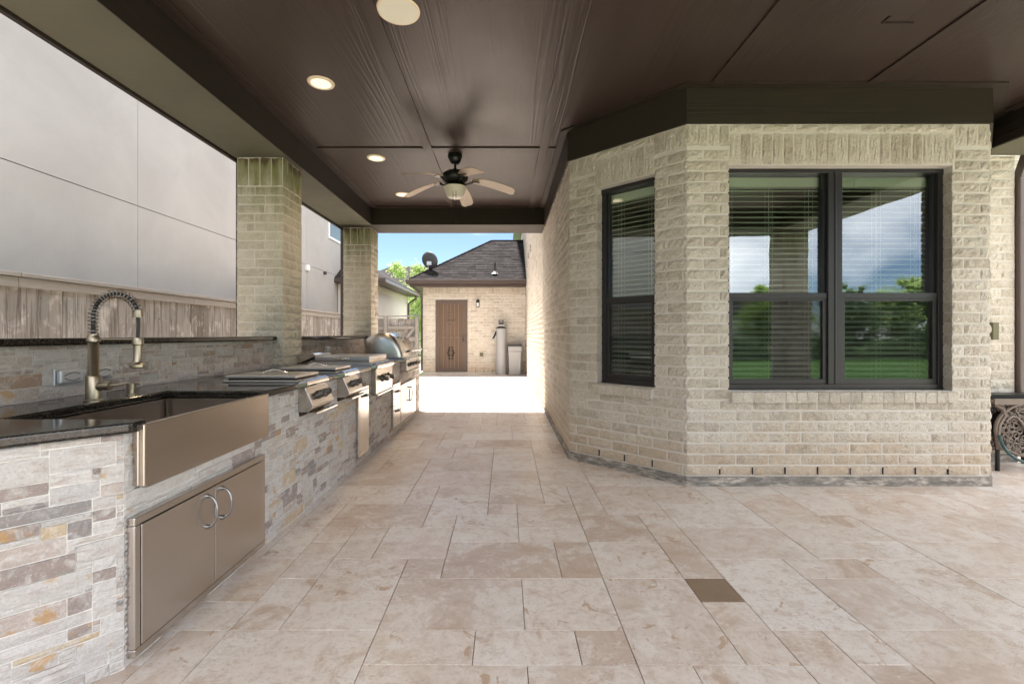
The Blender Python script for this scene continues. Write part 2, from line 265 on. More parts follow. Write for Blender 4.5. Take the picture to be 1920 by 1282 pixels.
class MB:
    def __init__(s): s.v = []; s.f = []
    def add(s, vs, fs):
        b = len(s.v); s.v += [tuple(v) for v in vs]; s.f += [tuple(i + b for i in f) for f in fs]; return s
    def box(s, x0, x1, y0, y1, z0, z1):
        return s.add([(x0, y0, z0), (x1, y0, z0), (x1, y1, z0), (x0, y1, z0), (x0, y0, z1), (x1, y0, z1), (x1, y1, z1), (x0, y1, z1)],
                     [(0, 3, 2, 1), (4, 5, 6, 7), (0, 1, 5, 4), (1, 2, 6, 5), (2, 3, 7, 6), (3, 0, 4, 7)])
    def prism(s, poly, a, b, axis='z'):
        n = len(poly)
        def P(u, v, w): return {'z': (u, v, w), 'y': (u, w, v), 'x': (w, u, v)}[axis]
        vs = [P(u, v, a) for u, v in poly] + [P(u, v, b) for u, v in poly]
        return s.add(vs, [tuple(range(n))[::-1], tuple(range(n, 2 * n))] + [(i, (i + 1) % n, n + (i + 1) % n, n + i) for i in range(n)])
    def tube(s, pts, r, n=8, close=False, caps=True):
        pts = [Vector(p) for p in pts]; m = len(pts); rr = r if isinstance(r, (list, tuple)) else [r] * m
        vs = []; up = None
        for i, p in enumerate(pts):
            if close: d = pts[(i + 1) % m] - pts[i - 1]
            else: d = pts[min(i + 1, m - 1)] - pts[max(i - 1, 0)]
            d.normalize()
            if up is None: up = d.orthogonal().normalized()
            up = (up - d * up.dot(d)).normalized(); sd_ = d.cross(up)
            for k in range(n):
                a = 2 * math.pi * k / n; vs.append(p + (up * math.cos(a) + sd_ * math.sin(a)) * rr[i])
        fs = []
        for i in range(m if close else m - 1):
            j = (i + 1) % m
            for k in range(n): fs.append((i * n + k, i * n + (k + 1) % n, j * n + (k + 1) % n, j * n + k))
        if caps and not close: fs += [tuple(range(n))[::-1], tuple(range((m - 1) * n, m * n))]
        return s.add(vs, fs)
    def cyl(s, p0, p1, r0, r1=None, n=20):
        return s.tube([p0, p1], [r0, r0 if r1 is None else r1], n)
    def lathe(s, prof, c=(0, 0, 0), n=28, axis='z'):
        vs = []
        for r_, h in prof:
            for k in range(n):
                a = 2 * math.pi * k / n; x, y = r_ * math.cos(a), r_ * math.sin(a)
                vs.append({'z': (c[0] + x, c[1] + y, c[2] + h), 'y': (c[0] + x, c[1] + h, c[2] + y), 'x': (c[0] + h, c[1] + x, c[2] + y)}[axis])
        m = len(prof); fs = [(i * n + k, i * n + (k + 1) % n, (i + 1) * n + (k + 1) % n, (i + 1) * n + k) for i in range(m - 1) for k in range(n)]
        fs += [tuple(range(n))[::-1], tuple(range((m - 1) * n, m * n))]
        return s.add(vs, fs)
    def mesh(s, name, mat=None, smooth=None):
        me = bpy.data.meshes.new(name); me.from_pydata(s.v, [], s.f)
        bm = bmesh.new(); bm.from_mesh(me); bmesh.ops.recalc_face_normals(bm, faces=bm.faces); bm.to_mesh(me); bm.free()
        if mat: me.materials.append(M[mat])
        if smooth:
            me.polygons.foreach_set('use_smooth', [True] * len(me.polygons)); me.set_sharp_from_angle(angle=R(smooth))
        return me
    def obj(s, name, mat, parent=None, bevel=0, smooth=None, loc=None, seg=2, local=False):
        return place(s.mesh(name, mat, smooth), name, parent, loc, bevel, seg, local)
def place(me, name, parent=None, loc=None, bevel=0, seg=2, local=False, rz=0, scale=None):
    o = bpy.data.objects.new(name, me); COL.objects.link(o)
    l = Vector(loc) if loc is not None else Vector((0, 0, 0))
    if parent is not None:
        o.parent = parent
        if not local: l = l - wt_of(parent); 
    o.location = l; WT[o.name] = wt_of(parent) + l if not local else Vector((0, 0, 0))
    if rz: o.rotation_euler.z = rz
    if scale: o.scale = scale
    if bevel:
        b = o.modifiers.new('bevel', 'BEVEL'); b.width = bevel; b.segments = seg; b.limit_method = 'ANGLE'; b.angle_limit = R(40); b.harden_normals = False
    return o

# ------------------------------------------------------------------ pieces (bricks, stones, tiles)
def rock_mesh(name, mat, seed, nx=7, nz=3, bulge=.006, rough=.005, depth=.09, flat=.0):
    r_ = random.Random(seed); vs = []; fs = []
    for j in range(nz + 1):
        for i in range(nx + 1):
            e = i in (0, nx) or j in (0, nz)
            x, z = i / nx, j / nz
            if e: y = r_.uniform(-.0015, .001)
            else: y = -bulge + r_.uniform(-rough, rough)
            if not e: x += r_.uniform(-.04, .04); z += r_.uniform(-.07, .07)
            elif i in (0, nx): x += (r_.uniform(0, .012) if i == 0 else -r_.uniform(0, .012))
            if e and j in (0, nz): z += (r_.uniform(0, .05) if j == 0 else -r_.uniform(0, .05))
            vs.append((x, y, z))
    for j in range(nz):
        for i in range(nx):
            a = j * (nx + 1) + i; fs.append((a, a + 1, a + nx + 2, a + nx + 1))
    b = len(vs); vs += [(0, depth, 0), (1, depth, 0), (1, depth, 1), (0, depth, 1)]
    bot = list(range(nx + 1)); top = [nz * (nx + 1) + i for i in range(nx + 1)]; lef = [j * (nx + 1) for j in range(nz + 1)]; rig = [j * (nx + 1) + nx for j in range(nz + 1)]
    fs.append(tuple(bot[::-1] + [b, b + 1])); fs.append(tuple(top + [b + 2, b + 3])); fs.append(tuple(lef + [b + 3, b])); fs.append(tuple(rig[::-1] + [b + 1, b + 2]))
    fs.append((b + 1, b, b + 3, b + 2))
    m = MB(); m.add(vs, fs); return m.mesh(name, mat)
def rock_set(name, mat, k=8, **kw):
    return [rock_mesh(name, mat, 100 + i, **kw) for i in range(k)]
def np_mesh(me):
    v = np.empty(len(me.vertices) * 3); me.vertices.foreach_get('co', v)
    return v.reshape(-1, 3), [tuple(p.vertices) for p in me.polygons]

class Pieces:
    """collects pieces of one thing: the largest in the photo become objects, the rest one joined part"""
    def __init__(s, name, meshes): s.name = name; s.meshes = meshes; s.L = []
    def add(s, o, ang, sc, k=None): s.L.append((Vector(o), ang, sc, rnd.randrange(len(s.meshes)) if k is None else k))
    def score(s, it):
        o, ang, sc, k = it; me = s.meshes[k]
        hx, hz = (sc[0] * .5, sc[2] * .5) if s.name != 'tile' else (0, 0)
        c = o + Vector((hx * math.cos(ang), hx * math.sin(ang), hz)); d = c - Vector((0, 0, EYE))
        if d.y < .3: return 0
        px, py = VPX + FPX * d.x / d.y, VPY - FPX * d.z / d.y
        if not (-60 < px < 1980 and -40 < py < 1330): return 0
        if s.name == 'tile':
            return me['area'] * abs(d.z) / d.length ** 3
        n = Vector((math.sin(ang), -math.cos(ang), 0)); cs = -d.dot(n) / d.length
        return max(0, cs) * sc[0] * sc[2] / d.length ** 2
    def done(s, parent, nmax=300, stuff_name=None, vis=None):
        L_ = sorted(s.L, key=s.score, reverse=True); n = 0; rest = []
        for it in L_:
            if n < nmax and s.score(it) > 0 and (vis is None or vis(it)):
                place(s.meshes[it[3]], s.name, parent, it[0], rz=it[1], scale=it[2]); n += 1
            else: rest.append(it)
        if not rest: return
        V = []; F = []; b = 0; cache = [np_mesh(m) for m in s.meshes]
        mats = [m.materials[0] for m in s.meshes]; um = list(dict.fromkeys(mats)); mi = []
        for o, ang, sc, k in rest:
            v, f = cache[k]; w = v * np.array(sc); x = w[:, 0] * math.cos(ang) - w[:, 1] * math.sin(ang) + o.x; y = w[:, 0] * math.sin(ang) + w[:, 1] * math.cos(ang) + o.y
            V.append(np.stack([x, y, w[:, 2] + o.z], 1)); F += [tuple(i + b for i in q) for q in f]; b += len(v); mi += [um.index(mats[k])] * len(f)
        me = bpy.data.meshes.new(stuff_name or s.name); me.from_pydata(np.concatenate(V).tolist(), [], F)
        for m in um: me.materials.append(m)
        if len(um) > 1: me.polygons.foreach_set('material_index', mi)
        tag(place(me, stuff_name or ('far_' + s.name + 's'), parent, (0, 0, 0)), kind='stuff')

BP, BL, JT = .0879, .263, .010     # brick course, length, joint
def brick_wall(ps, P0, P1, z0, z1, openings=(), soldiers=(), proud=.002, phase=0, z_first=None):
    P0, P1 = Vector((*P0, 0)), Vector((*P1, 0)); Lw = (P1 - P0).length; u = (P1 - P0) / Lw; ang = math.atan2(u.y, u.x); n = Vector((u.y, -u.x, 0))
    def put(a, b, za, zb):
        if b - a < .022: return
        g0 = 0 if a < .001 else JT / 2; g1 = 0 if b > Lw - .001 else JT / 2
        o = P0 + u * (a + g0) + n * (proud + rnd.uniform(-.002, .002)); o.z = za + JT / 2
        ps.add(o, ang, (b - a - g0 - g1, 1, zb - za - JT))
    c = 0; z = z0
    while z < z1 - .03:
        zt = min(z + BP, z1); blk = []
        for (a, b, za, zb) in list(openings) + list(soldiers):
            if min(zt, zb) - max(z, za) > .35 * (zt - z): blk.append((a, b))
        iv = [(0, Lw)]
        for a, b in blk:
            iv = [q for (p_, r_) in iv for q in ((p_, min(r_, a)), (max(p_, b), r_)) if q[1] - q[0] > .02]
        for a, b in iv:
            s0 = -BL + ((c % 2) * .5 + phase) * BL
            while s0 < b:
                x0, x1 = max(s0, a), min(s0 + BL, b)
                if x1 > x0: put(x0, x1, z, zt)
                s0 += BL
        z += BP; c += 1
    for (a, b, za, zb) in soldiers:
        k = max(1, round((b - a) / .0877)); w = (b - a) / k
        for i in range(k): put(a + i * w, a + (i + 1) * w, za, zb)

class TileSet: pass
# ------------------------------------------------------------------ ground
lawn = MB().box(-90, 90, -90, 120, -.12, -.03).obj('lawn', 'lawn_grass'); tag(lawn, kind='structure')
PX0, PX1, PY0, PY1 = -2.72, 8.5, -4.4, 14.36  # unseen paving behind the camera carried further back for its warm bounce
bed = MB().box(PX0, PX1, PY0, PY1, -.10, -.008).obj('patio_floor', 'tile_joint'); tag(bed, kind='structure')
side = MB().box(-5.6, PX0, -6, 24, -.11, -.022).box(PX0, .6, 19.3, 24, -.11, -.022).obj('added_gravel', 'added_gravel_mat'); tag(side, kind='structure')  # gravel added in place of grass to cut the lawn's green bounce
U = .2035; GX, GY = .857 * 1.0427 - 40 * U, 2.325 - 40 * U
GX = .894 - 40 * U
def tile_mesh(w, h, mat='travertine'):
    x, y = w * U - .0036, h * U - .0036; c = .0008; t_ = .012
    m = MB(); vs = [(0, 0, -t_), (x, 0, -t_), (x, y, -t_), (0, y, -t_), (0, 0, -c), (x, 0, -c), (x, y, -c), (0, y, -c), (c, c, 0), (x - c, c, 0), (x - c, y - c, 0), (c, y - c, 0)]
    fs = [(8, 9, 10, 11)] + [(i, (i + 1) % 4, 4 + (i + 1) % 4, 4 + i) for i in range(4)] + [(4 + i, 4 + (i + 1) % 4, 8 + (i + 1) % 4, 8 + i) for i in range(4)]
    me = m.add(vs, fs).mesh('tile', mat); me['area'] = x * y; return me
SZ = [(3, 2), (2, 3), (2, 2), (2, 1), (1, 2), (1, 1)]
tmesh = [tile_mesh(*s_) for s_ in SZ] + [tile_mesh(1, 1, 'brown_travertine')]
tiles = Pieces('tile', tmesh)
i0, i1 = math.ceil((PX0 - GX) / U), math.floor((PX1 - GX) / U); j0, j1 = math.ceil((PY0 - GY) / U), math.floor((PY1 - GY) / U)
occ = set()
def inside_house(x, y): return (x > .8 and y > 4.75) or (1.7 < x < 3.7 and y > 4.0)
def put_tile(i, j, k):
    w, h = (SZ + [(1, 1)])[k]
    for a in range(w):
        for b in range(h): occ.add((i + a, j + b))
    if inside_house(GX + i * U, GY + j * U) : return
    tiles.add((GX + i * U + .0018, GY + j * U + .0018, rnd.uniform(-.0008, .0008)), 0, (1, 1, 1), k)
for (i, j, k) in [(40, 39, 6), (32, 41, 2), (34, 40, 0), (34, 43, 3), (36, 41, 1), (36, 43, 2), (38, 40, 2), (41, 38, 1), (33, 38, 0), (36, 38, 2), (38, 37, 1), (41, 41, 0), (35, 44, 0), (31, 39, 1), (30, 36, 0), (38, 42, 2), (40, 42, 4)]:
    w, h = (SZ + [(1, 1)])[k]
    if not any((i + a, j + b) in occ for a in range(w) for b in range(h)): put_tile(i, j, k)
for j in range(j0, j1):
    for i in range(i0, i1):
        if (i, j) in occ: continue
        opts = [k for k in range(6) if all((i + a, j + b) not in occ and i + a < i1 and j + b < j1 for a in range(SZ[k][0]) for b in range(SZ[k][1]))]
        wts = [(4, 2.6, 4.5, 3.6, 2.4, 1.2)[k] for k in opts]; put_tile(i, j, rnd.choices(opts, wts)[0])
def tile_seen(it):
    x, y = it[0].x, it[0].y
    return not (x < -1.5 and y < 7.6) and not (y > 4.3 and x > .62 and y > 4.3 and x < 4.6)
tiles.done(bed, 300, 'far_tiles', tile_seen)

# ------------------------------------------------------------------ house
BRK = rock_set('brick', 'rock_face_brick'); CBRK = rock_set('brick', 'column_brick', bulge=.007, rough=.005)
house = thing('house', 'beige rock-face brick house with an angled bay and a long corridor wall', 'house', (2.7, 4.6, 0))
B0, B1, B2, B3 = (.63, 4.56), (1.465, 3.75), (3.91, 3.75), (4.63, 4.46)
ZB, ZT = .078, 2.915
core = MB()
def wallcore(m, P0, P1, z0, z1, ops, th=.10, back=0.0):
    P0, P1 = Vector((*P0, 0)), Vector((*P1, 0)); Lw = (P1 - P0).length; u = (P1 - P0) / Lw; n = Vector((u.y, -u.x, 0))
    def bx(a, b, za, zb):
        if b - a < 1e-4 or zb - za < 1e-4: return
        q = [P0 + u * a - n * back, P0 + u * b - n * back, P0 + u * b - n * (th + back), P0 + u * a - n * (th + back)]
        m.prism([(v.x, v.y) for v in q], za, zb)
    if not ops: bx(0, Lw, z0, z1); return
    xs = 0
    for (a, b, za, zb) in ops:
        a -= .013; b += .013; bx(xs, a, z0, z1); bx(a, b, z0, za); bx(a, b, zb, z1); xs = b
    bx(xs, Lw, z0, z1)
WZ0, WZ1 = .765, 2.586
FW = (.345, 2.135)          # window opening along bay front
LA = math.dist(B0, B1); AW = (.262 * LA / 1.0 + .02, .757 * LA)
opF = [(FW[0], FW[1], WZ0, WZ1)]; opA = [(AW[0], AW[1], WZ0, WZ1)]
wallcore(core, B1, B2, 0, ZT + .25, opF); wallcore(core, B0, B1, 0, ZT + .25, opA)
wallcore(core, B2, B3, 0, ZT + .25, []); wallcore(core, (.63, 19.7), (.63, 4.56), 0, 5.2, [])
wallcore(core, (4.63, 4.46), (4.89, 4.46), 0, 2.93, []); wallcore(core, (4.89, 4.563), (4.89, 5.6), 0, 2.93, []); wallcore(core, (4.89, 5.6), (8.6, 5.6), 0, 5.2, [])
core.obj('mortar_wall', 'mortar', house)
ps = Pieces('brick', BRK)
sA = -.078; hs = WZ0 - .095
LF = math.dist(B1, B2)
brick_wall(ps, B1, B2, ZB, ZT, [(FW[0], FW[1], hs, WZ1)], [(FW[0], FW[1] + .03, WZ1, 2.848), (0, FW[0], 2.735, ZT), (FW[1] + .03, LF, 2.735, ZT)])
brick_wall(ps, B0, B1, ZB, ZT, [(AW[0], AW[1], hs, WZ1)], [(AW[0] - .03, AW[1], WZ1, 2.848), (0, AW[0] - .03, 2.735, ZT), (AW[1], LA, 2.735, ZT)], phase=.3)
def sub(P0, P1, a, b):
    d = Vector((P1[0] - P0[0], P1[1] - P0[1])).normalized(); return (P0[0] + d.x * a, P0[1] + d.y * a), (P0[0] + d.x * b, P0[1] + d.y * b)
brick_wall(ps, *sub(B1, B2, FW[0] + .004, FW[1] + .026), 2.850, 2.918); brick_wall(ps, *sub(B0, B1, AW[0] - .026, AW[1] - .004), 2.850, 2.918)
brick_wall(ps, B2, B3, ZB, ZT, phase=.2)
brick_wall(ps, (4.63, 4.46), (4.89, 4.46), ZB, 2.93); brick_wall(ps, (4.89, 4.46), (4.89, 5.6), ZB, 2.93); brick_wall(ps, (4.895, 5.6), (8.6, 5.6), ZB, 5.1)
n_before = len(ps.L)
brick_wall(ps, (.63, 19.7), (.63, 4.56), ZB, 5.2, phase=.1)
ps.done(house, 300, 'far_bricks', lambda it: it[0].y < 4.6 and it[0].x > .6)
# weep joints of the lowest course: dark slots
wm = MB().box(-.003, .0025, -.004, .006, .003, .060).mesh('weep_slot', 'dark_gap')
def at_wall(P0, P1, s, d=0, z=0):
    P0, P1 = Vector((*P0, 0)), Vector((*P1, 0)); u = (P1 - P0).normalized(); n = Vector((u.y, -u.x, 0)); v = P0 + u * s + n * d; v.z = z; return v, math.atan2(u.y, u.x)
for i in range(1, 9):
    v, a = at_wall(B1, B2, i * BL + .0, .008, ZB + .012); place(wm, 'weep_slot', house, v, rz=a, scale=(rnd.uniform(.6, 1.5), 1, rnd.uniform(.75, 1.05)))
for i in range(4):
    v, a = at_wall(B0, B1, (i + .3) * BL, .008, ZB + .012)
    if i: place(wm, 'weep_slot', house, v, rz=a)
# sills
SB = rock_set('sill_brick', 'rock_face_brick', 4, nx=2, nz=2, bulge=.001, rough=.001, depth=.16)
for (P0, P1, a, b) in ((B1, B2, FW[0] - .0, FW[1] + .02), (B0, B1, AW[0] - .05, AW[1] - .005)):
    k = round((b - a) / .0846); w = (b - a) / k
    for i in range(k):
        v, ang = at_wall(P0, P1, a + i * w + .004, .040 + rnd.uniform(-.002, .002), hs + rnd.uniform(0, .002)); place(SB[i % 4], 'sill_brick', house, v, rz=ang, scale=(w - .008, 1, .088))
    m = MB(); v0, ang = at_wall(P0, P1, a + .003, .036, hs + .004); v1, _ = at_wall(P0, P1, b - .003, .036, 0)
    u = (v1 - v0); u.z = 0; n = Vector((-math.sin(ang), math.cos(ang), 0)); q = [v0, v0 + u, v0 + u + n * .15, v0 + n * .15]
    m.prism([(x.x, x.y) for x in q], hs + .004, hs + .084).obj('sill_mortar', 'mortar', house)
# concrete foundation edge
def off_poly(pts_out, pts_in): return pts_out + pts_in[::-1]
base = MB().prism(off_poly([(.612, 19.7), (.612, 4.552), (1.457, 3.732), (3.917, 3.732), (4.63, 4.44), (4.905, 4.44)], [(.72, 19.7), (.72, 4.6), (1.5, 3.84), (3.88, 3.84), (4.6, 4.55), (4.87, 4.55)]), -.02, ZB - .002)
bo = base.obj('foundation_edge', 'concrete', house, bevel=.008)
frz = MB().prism(off_poly([(.606, 7.279), (.606, 4.552), (1.456, 3.728), (3.919, 3.728), (4.502, 4.30)], [(.66, 7.279), (.66, 4.575), (1.475, 3.78), (3.90, 3.78), (4.502, 4.38)]), ZT + .002, 3.205).obj('frieze_board', 'trim_paint_cross', house)
tr = MB().prism(off_poly([(.538, 7.279), (.538, 4.525), (1.428, 3.652), (3.965, 3.652), (4.499, 4.18)], [(.603, 7.279), (.603, 4.550), (1.455, 3.725), (3.920, 3.725), (4.499, 4.297)]), 3.195, 3.2085).obj('frieze_trim', 'trim_paint_cross', house)
# upper storey: body, eave, roof
MB().box(.74, 8.6, 5.72, 19.7, 3.4, 5.2).obj('upper_storey', 'mortar', house)
MB().box(.31, 9.0, 7.4, 20.0, 5.2, 5.42).obj('eave', 'gutter_brown', house)
MB().add([(.31, 7.4, 5.421), (9, 7.4, 5.421), (9, 20, 5.421), (.31, 20, 5.421), (4.6, 11.6, 7.9), (4.6, 15.8, 7.9)], [(0, 1, 4), (1, 2, 5, 4), (2, 3, 5), (3, 0, 4, 5), (0, 3, 2, 1)]).obj('roof', 'asphalt_shingle', house)
# dark room behind the bay windows
rp_ = [(.76, 4.65), (1.52, 3.90), (3.85, 3.90), (4.5, 4.6), (4.5, 8.2), (.76, 8.2)]
m = MB(); vs = [(x, y, .30) for x, y in rp_] + [(x, y, 2.88) for x, y in rp_]
m.add(vs, [(2, 3, 9, 8), (3, 4, 10, 9), (4, 5, 11, 10), (5, 0, 6, 11), (6, 7, 8, 9, 10, 11)]); m.obj('room_wall', 'interior_paint', house)
MB().add(vs[:6], [(0, 1, 2, 3, 4, 5)]).obj('room_floor', 'interior_floor', house)
for y_, z_ in ((11.66, 3.30), (12.75, 3.30)):
    MB().box(.612, .632, y_ - .04, y_ + .04, z_, z_ + .17).obj('wall_slot', 'gutter_brown', house, bevel=.004)

def window(P0, P1, s0, s1, units, label):
    org, ang = at_wall(P0, P1, s0, 0, WZ0); Wd = s1 - s0; Hh = WZ1 - WZ0; fw, d0, d1 = .034, .075, .155
    f = MB().box(-.0125, Wd + .0125, d0, d1, 0, .045).box(-.0125, Wd + .0125, d0, d1, Hh - fw, Hh).box(-.0125, fw, d0, d1, .045, Hh - fw).box(Wd - fw, Wd + .0125, d0, d1, .045, Hh - fw)
    mid = []
    xs = [fw]; 
    if units == 2:
        c = (2.7145 - 1.465) - s0
        f.box(c - .058, c + .058, d0 - .006, d1, .045, Hh - fw); f.box(c - .006, c + .006, d0 - .012, d0 - .0061, .045, Hh - fw); bays = [(fw, c - .058), (c + .058, Wd - fw)]
    else: bays = [(fw, Wd - fw)]
    wn = place(f.mesh('window', 'window_bronze'), 'window', house, org, bevel=.003, rz=ang); wn['label'] = label
    zr = 1.54 - WZ0
    for (a, b) in bays:
        up = MB().box(a, b, d0 + .006, d0 + .040, zr - .022, zr + .024).box(a, a + .016, d0 + .03, d1, zr + .024, Hh - fw).box(b - .016, b, d0 + .03, d1, zr + .024, Hh - fw)
        up.obj('meeting_rail', 'window_bronze', wn, local=True, bevel=.002)
        s_ = MB(); q = .034
        s_.box(a, b, d0 + .012, d0 + .036, .045, .045 + q + .008).box(a, b, d0 + .012, d0 + .036, zr - .022 - q * .6, zr - .0225).box(a, a + q, d0 + .012, d0 + .036, .045 + q + .008, zr - .022 - q * .6).box(b - q, b, d0 + .012, d0 + .036, .045 + q + .008, zr - .022 - q * .6)
        s_.obj('sash', 'window_bronze', wn, local=True, bevel=.002)
        MB().add([(a, d0 + .062, zr + .02), (b, d0 + .062, zr + .02), (b, d0 + .062, Hh - fw), (a, d0 + .062, Hh - fw)], [(0, 1, 2, 3)]).obj('pane', 'coated_glass', wn, local=True)
        MB().add([(a + q, d0 + .030, .05), (b - q, d0 + .030, .05), (b - q, d0 + .030, zr - .03), (a + q, d0 + .030, zr - .03)], [(0, 1, 2, 3)]).obj('pane', 'coated_glass', wn, local=True)
        MB().add([(a + q, d0 + .020, .05), (b - q, d0 + .020, .05), (b - q, d0 + .020, zr - .03), (a + q, d0 + .020, zr - .03)], [(0, 1, 2, 3)]).obj('insect_screen', 'insect_screen', wn, local=True)
    return bays, org, ang, Hh
slat_cache = {}
def blind(org, ang, a, b, Hh, label):
    c, s = math.cos(ang), math.sin(ang); dy = .215
    o = org + Vector((c * a - s * dy, s * a + c * dy, 0)); w = b - a
    root = thing('venetian_blind', label, 'window blind', o, 'white slatted blinds in the bay windows', ang)
    MB().box(.004, w - .004, -.03, .03, Hh - .115, Hh - .036).obj('headrail', 'blind_white', root, local=True, bevel=.004)
    MB().box(.25 * w - .012, .25 * w + .012, -.036, -.0301, Hh - .12, Hh - .05).obj('valance_clip', 'blind_white', root, local=True)
    key = round(w, 3)
    if key not in slat_cache:
        m = MB(); n = 4; pr = [(-.024 + .012 * k, .0035 * (1 - ((k - 2) / 2) ** 2)) for k in range(5)]; tl = R(22); vs = []
        for x in (.008, w - .008):
            for (yy, zz) in pr: vs.append((x, yy * math.cos(tl) - zz * math.sin(tl), yy * math.sin(tl) + zz * math.cos(tl)))
        for x in (.008, w - .008):
            for (yy, zz) in pr: vs.append((x, yy * math.cos(tl) - (zz + .0028) * math.sin(tl), yy * math.sin(tl) + (zz + .0028) * math.cos(tl)))
        fs = [(k, k + 1, k + 6, k + 5) for k in range(4)] + [(10 + k, 15 + k, 16 + k, 11 + k) for k in range(4)] + [(0, 10, 11, 1), (1, 11, 12, 2), (2, 12, 13, 3), (3, 13, 14, 4), (4, 14, 19, 9), (9, 19, 18, 8), (8, 18, 17, 7), (7, 17, 16, 6), (6, 16, 15, 5), (5, 15, 10, 0)]
        slat_cache[key] = m.add(vs, fs).mesh('slat', 'blind_white')
    z = Hh - .145
    while z > .07:
        so = place(slat_cache[key], 'slat', root, (0, 0, z), local=True); so.rotation_euler.x = rnd.uniform(-.05, .05); z -= .0445
    m = MB()
    for q in ((.09, .5, .91) if w > .6 else (.2, .8)):
        for dx in (-.02, .012): m.box(w * q + dx, w * q + dx + .0022, -.027, -.0255, .05, Hh - .11); m.box(w * q + dx, w * q + dx + .0022, .0255, .027, .05, Hh - .11)
    m.obj('cord', 'blind_white', root, local=True)
    MB().box(.008, w - .008, -.025, .025, .045, .062).obj('bottom_rail', 'blind_white', root, local=True, bevel=.003)
bays, org, ang, Hh = window(B1, B2, FW[0], FW[1], 2, 'wide double window with dark bronze frame')
blind(org, ang, bays[0][0] - .01, bays[0][1] + .01, Hh, 'white slatted blind behind the left half of the wide double window')
blind(org, ang, bays[1][0] - .01, bays[1][1] + .01, Hh, 'white slatted blind behind the right half of the wide double window')
bays, org, ang, Hh = window(B0, B1, AW[0], AW[1], 1, 'narrow single window with dark bronze frame')
blind(org, ang, bays[0][0] - .01, bays[0][1] + .01, Hh, 'white slatted blind in the narrow window on the angled wall')

# window + downspout at far right
MB().box(6.55, 7.6, 5.58, 5.66, 1.0, 2.9).obj('window', 'window_bronze', house, bevel=.01)
MB().add([(6.6, 5.575, 1.05), (7.55, 5.575, 1.05), (7.55, 5.575, 2.85), (6.6, 5.575, 2.85)], [(0, 1, 2, 3)]).obj('pane', 'neighbour_glass', house)
dsp = thing('downspout', 'wide brown metal downspout at the right edge beside the hose reel', 'downspout', (4.94, 4.42, 0))
MB().box(4.905, 4.985, 4.42, 4.50, .30, 2.72).obj('pipe', 'downspout_brown', dsp, bevel=.008)
MB().prism([(4.905, 2.721), (4.985, 2.721), (5.07, 2.96), (4.99, 2.96)], 4.42, 4.50, 'y').obj('elbow', 'downspout_brown', dsp, bevel=.006)
for z in (2.30, 1.0): MB().box(4.898, 4.992, 4.412, 4.505, z, z + .025).obj('strap', 'downspout_brown', dsp)
jb = MB().box(4.628, 4.688, 4.405, 4.452, 1.17, 1.335).obj('wall_box', 'olive_box', bevel=.006); tag(jb, 'small olive metal box on the narrow brick pier right of the bay', 'wall box')

# ------------------------------------------------------------------ patio cover: ceiling panels, battens, beams
cover = thing('patio_cover', 'dark brown painted patio roof with flat panelled ceiling and deep beams', 'patio roof', (1.2, 3.5, 3.2))
ZC, ZBm = 3.21, 2.94
xs = [-2.10, -.83, .41, 1.667, 2.895, 4.5]; ysp = [.15, 2.45, 4.995, 7.28]
for i in range(5):
    for j in range(3):
        x0, x1, y0, y1 = xs[i], xs[i + 1], ysp[j], ysp[j + 1]
        if i >= 2:
            if y0 > 4.5: 
                if i > 2: continue
                x1 = .63
            elif y1 > 4.5: y1 = 4.56 if i > 2 else y1
        if i == 2 and j == 2: x1 = .66
        MB().box(x0 + .001, x1 - .001, y0 + .001, y1 - .001, ZC, ZC + .012).obj('ceiling_panel', 'ceiling_paint', cover)
bt = .013
def batten(x0, x1, y0, y1, mat='batten_paint'): MB().box(x0, x1, y0, y1, ZC - bt, ZC - .0006).obj('batten', mat, cover, bevel=.0015)
batten(-.876, -.786, .15, 7.28); batten(.362, .455, .15, 7.28); batten(1.622, 1.712, .15, 3.651); batten(2.85, 2.94, .15, 3.651)
batten(-2.098, -2.005, .15, 7.279)
batten(-2.004, -.877, 4.93, 5.06, 'batten_paint_cross'); batten(-.785, .361, 4.93, 5.06, 'batten_paint_cross'); batten(.456, .537, 4.93, 5.06, 'batten_paint_cross')
batten(-2.004, -.877, 7.19, 7.279, 'batten_paint_cross'); batten(-.785, .361, 7.19, 7.279, 'batten_paint_cross')
batten(4.41, 4.499, .15, 4.1)
MB().box(1.76, 1.88, .0, .012, 0, .01)
lip = MB().box(2.40, 2.60, 2.955, 2.967, ZC - .007, ZC - .0006).box(2.40, 2.412, 2.90, 2.9545, ZC - .007, ZC - .0006).obj('access_lip', 'trim_paint', cover)
# beams: inner face boards + soffits
def beam(x0, x1, y0, y1, mat):
    MB().box(x0, x1, y0, y1, ZBm + .012, ZC + .20).obj('beam', mat, cover)
    return MB().box(x0 + .004, x1 - .004, y0 + .004, y1 - .004, ZBm, ZBm + .0115).obj('beam_soffit', 'soffit_stucco', cover)
beam(-2.64, -2.10, -.37, 7.28, 'trim_paint'); beam(4.50, 5.04, .15, 4.46, 'trim_paint')
MB().box(-2.64, .628, 7.2805, 7.89, ZBm, ZC + .20).obj('beam', 'trim_paint_cross', cover)
MB().box(-2.0995, 5.04, -.37, .149, ZBm, ZC + .20).obj('beam', 'trim_paint_cross', cover)
MB().box(-2.105, -2.098, -.36, 7.27, ZBm - .004, ZBm + .018).obj('corner_bead', 'trim_paint', cover)
MB().box(-2.675, -2.642, -.42, 7.93, ZBm - .02, ZC + .25).obj('fascia_board', 'trim_paint', cover)
MB().box(-2.74, -2.676, -.42, 7.93, ZC + .08, ZC + .24).obj('gutter', 'gutter_brown', cover, bevel=.01)
MB().box(-2.70, 5.12, -.43, 7.93, ZC + .2505, ZC + .33).obj('roof_deck', 'asphalt_shingle', cover)
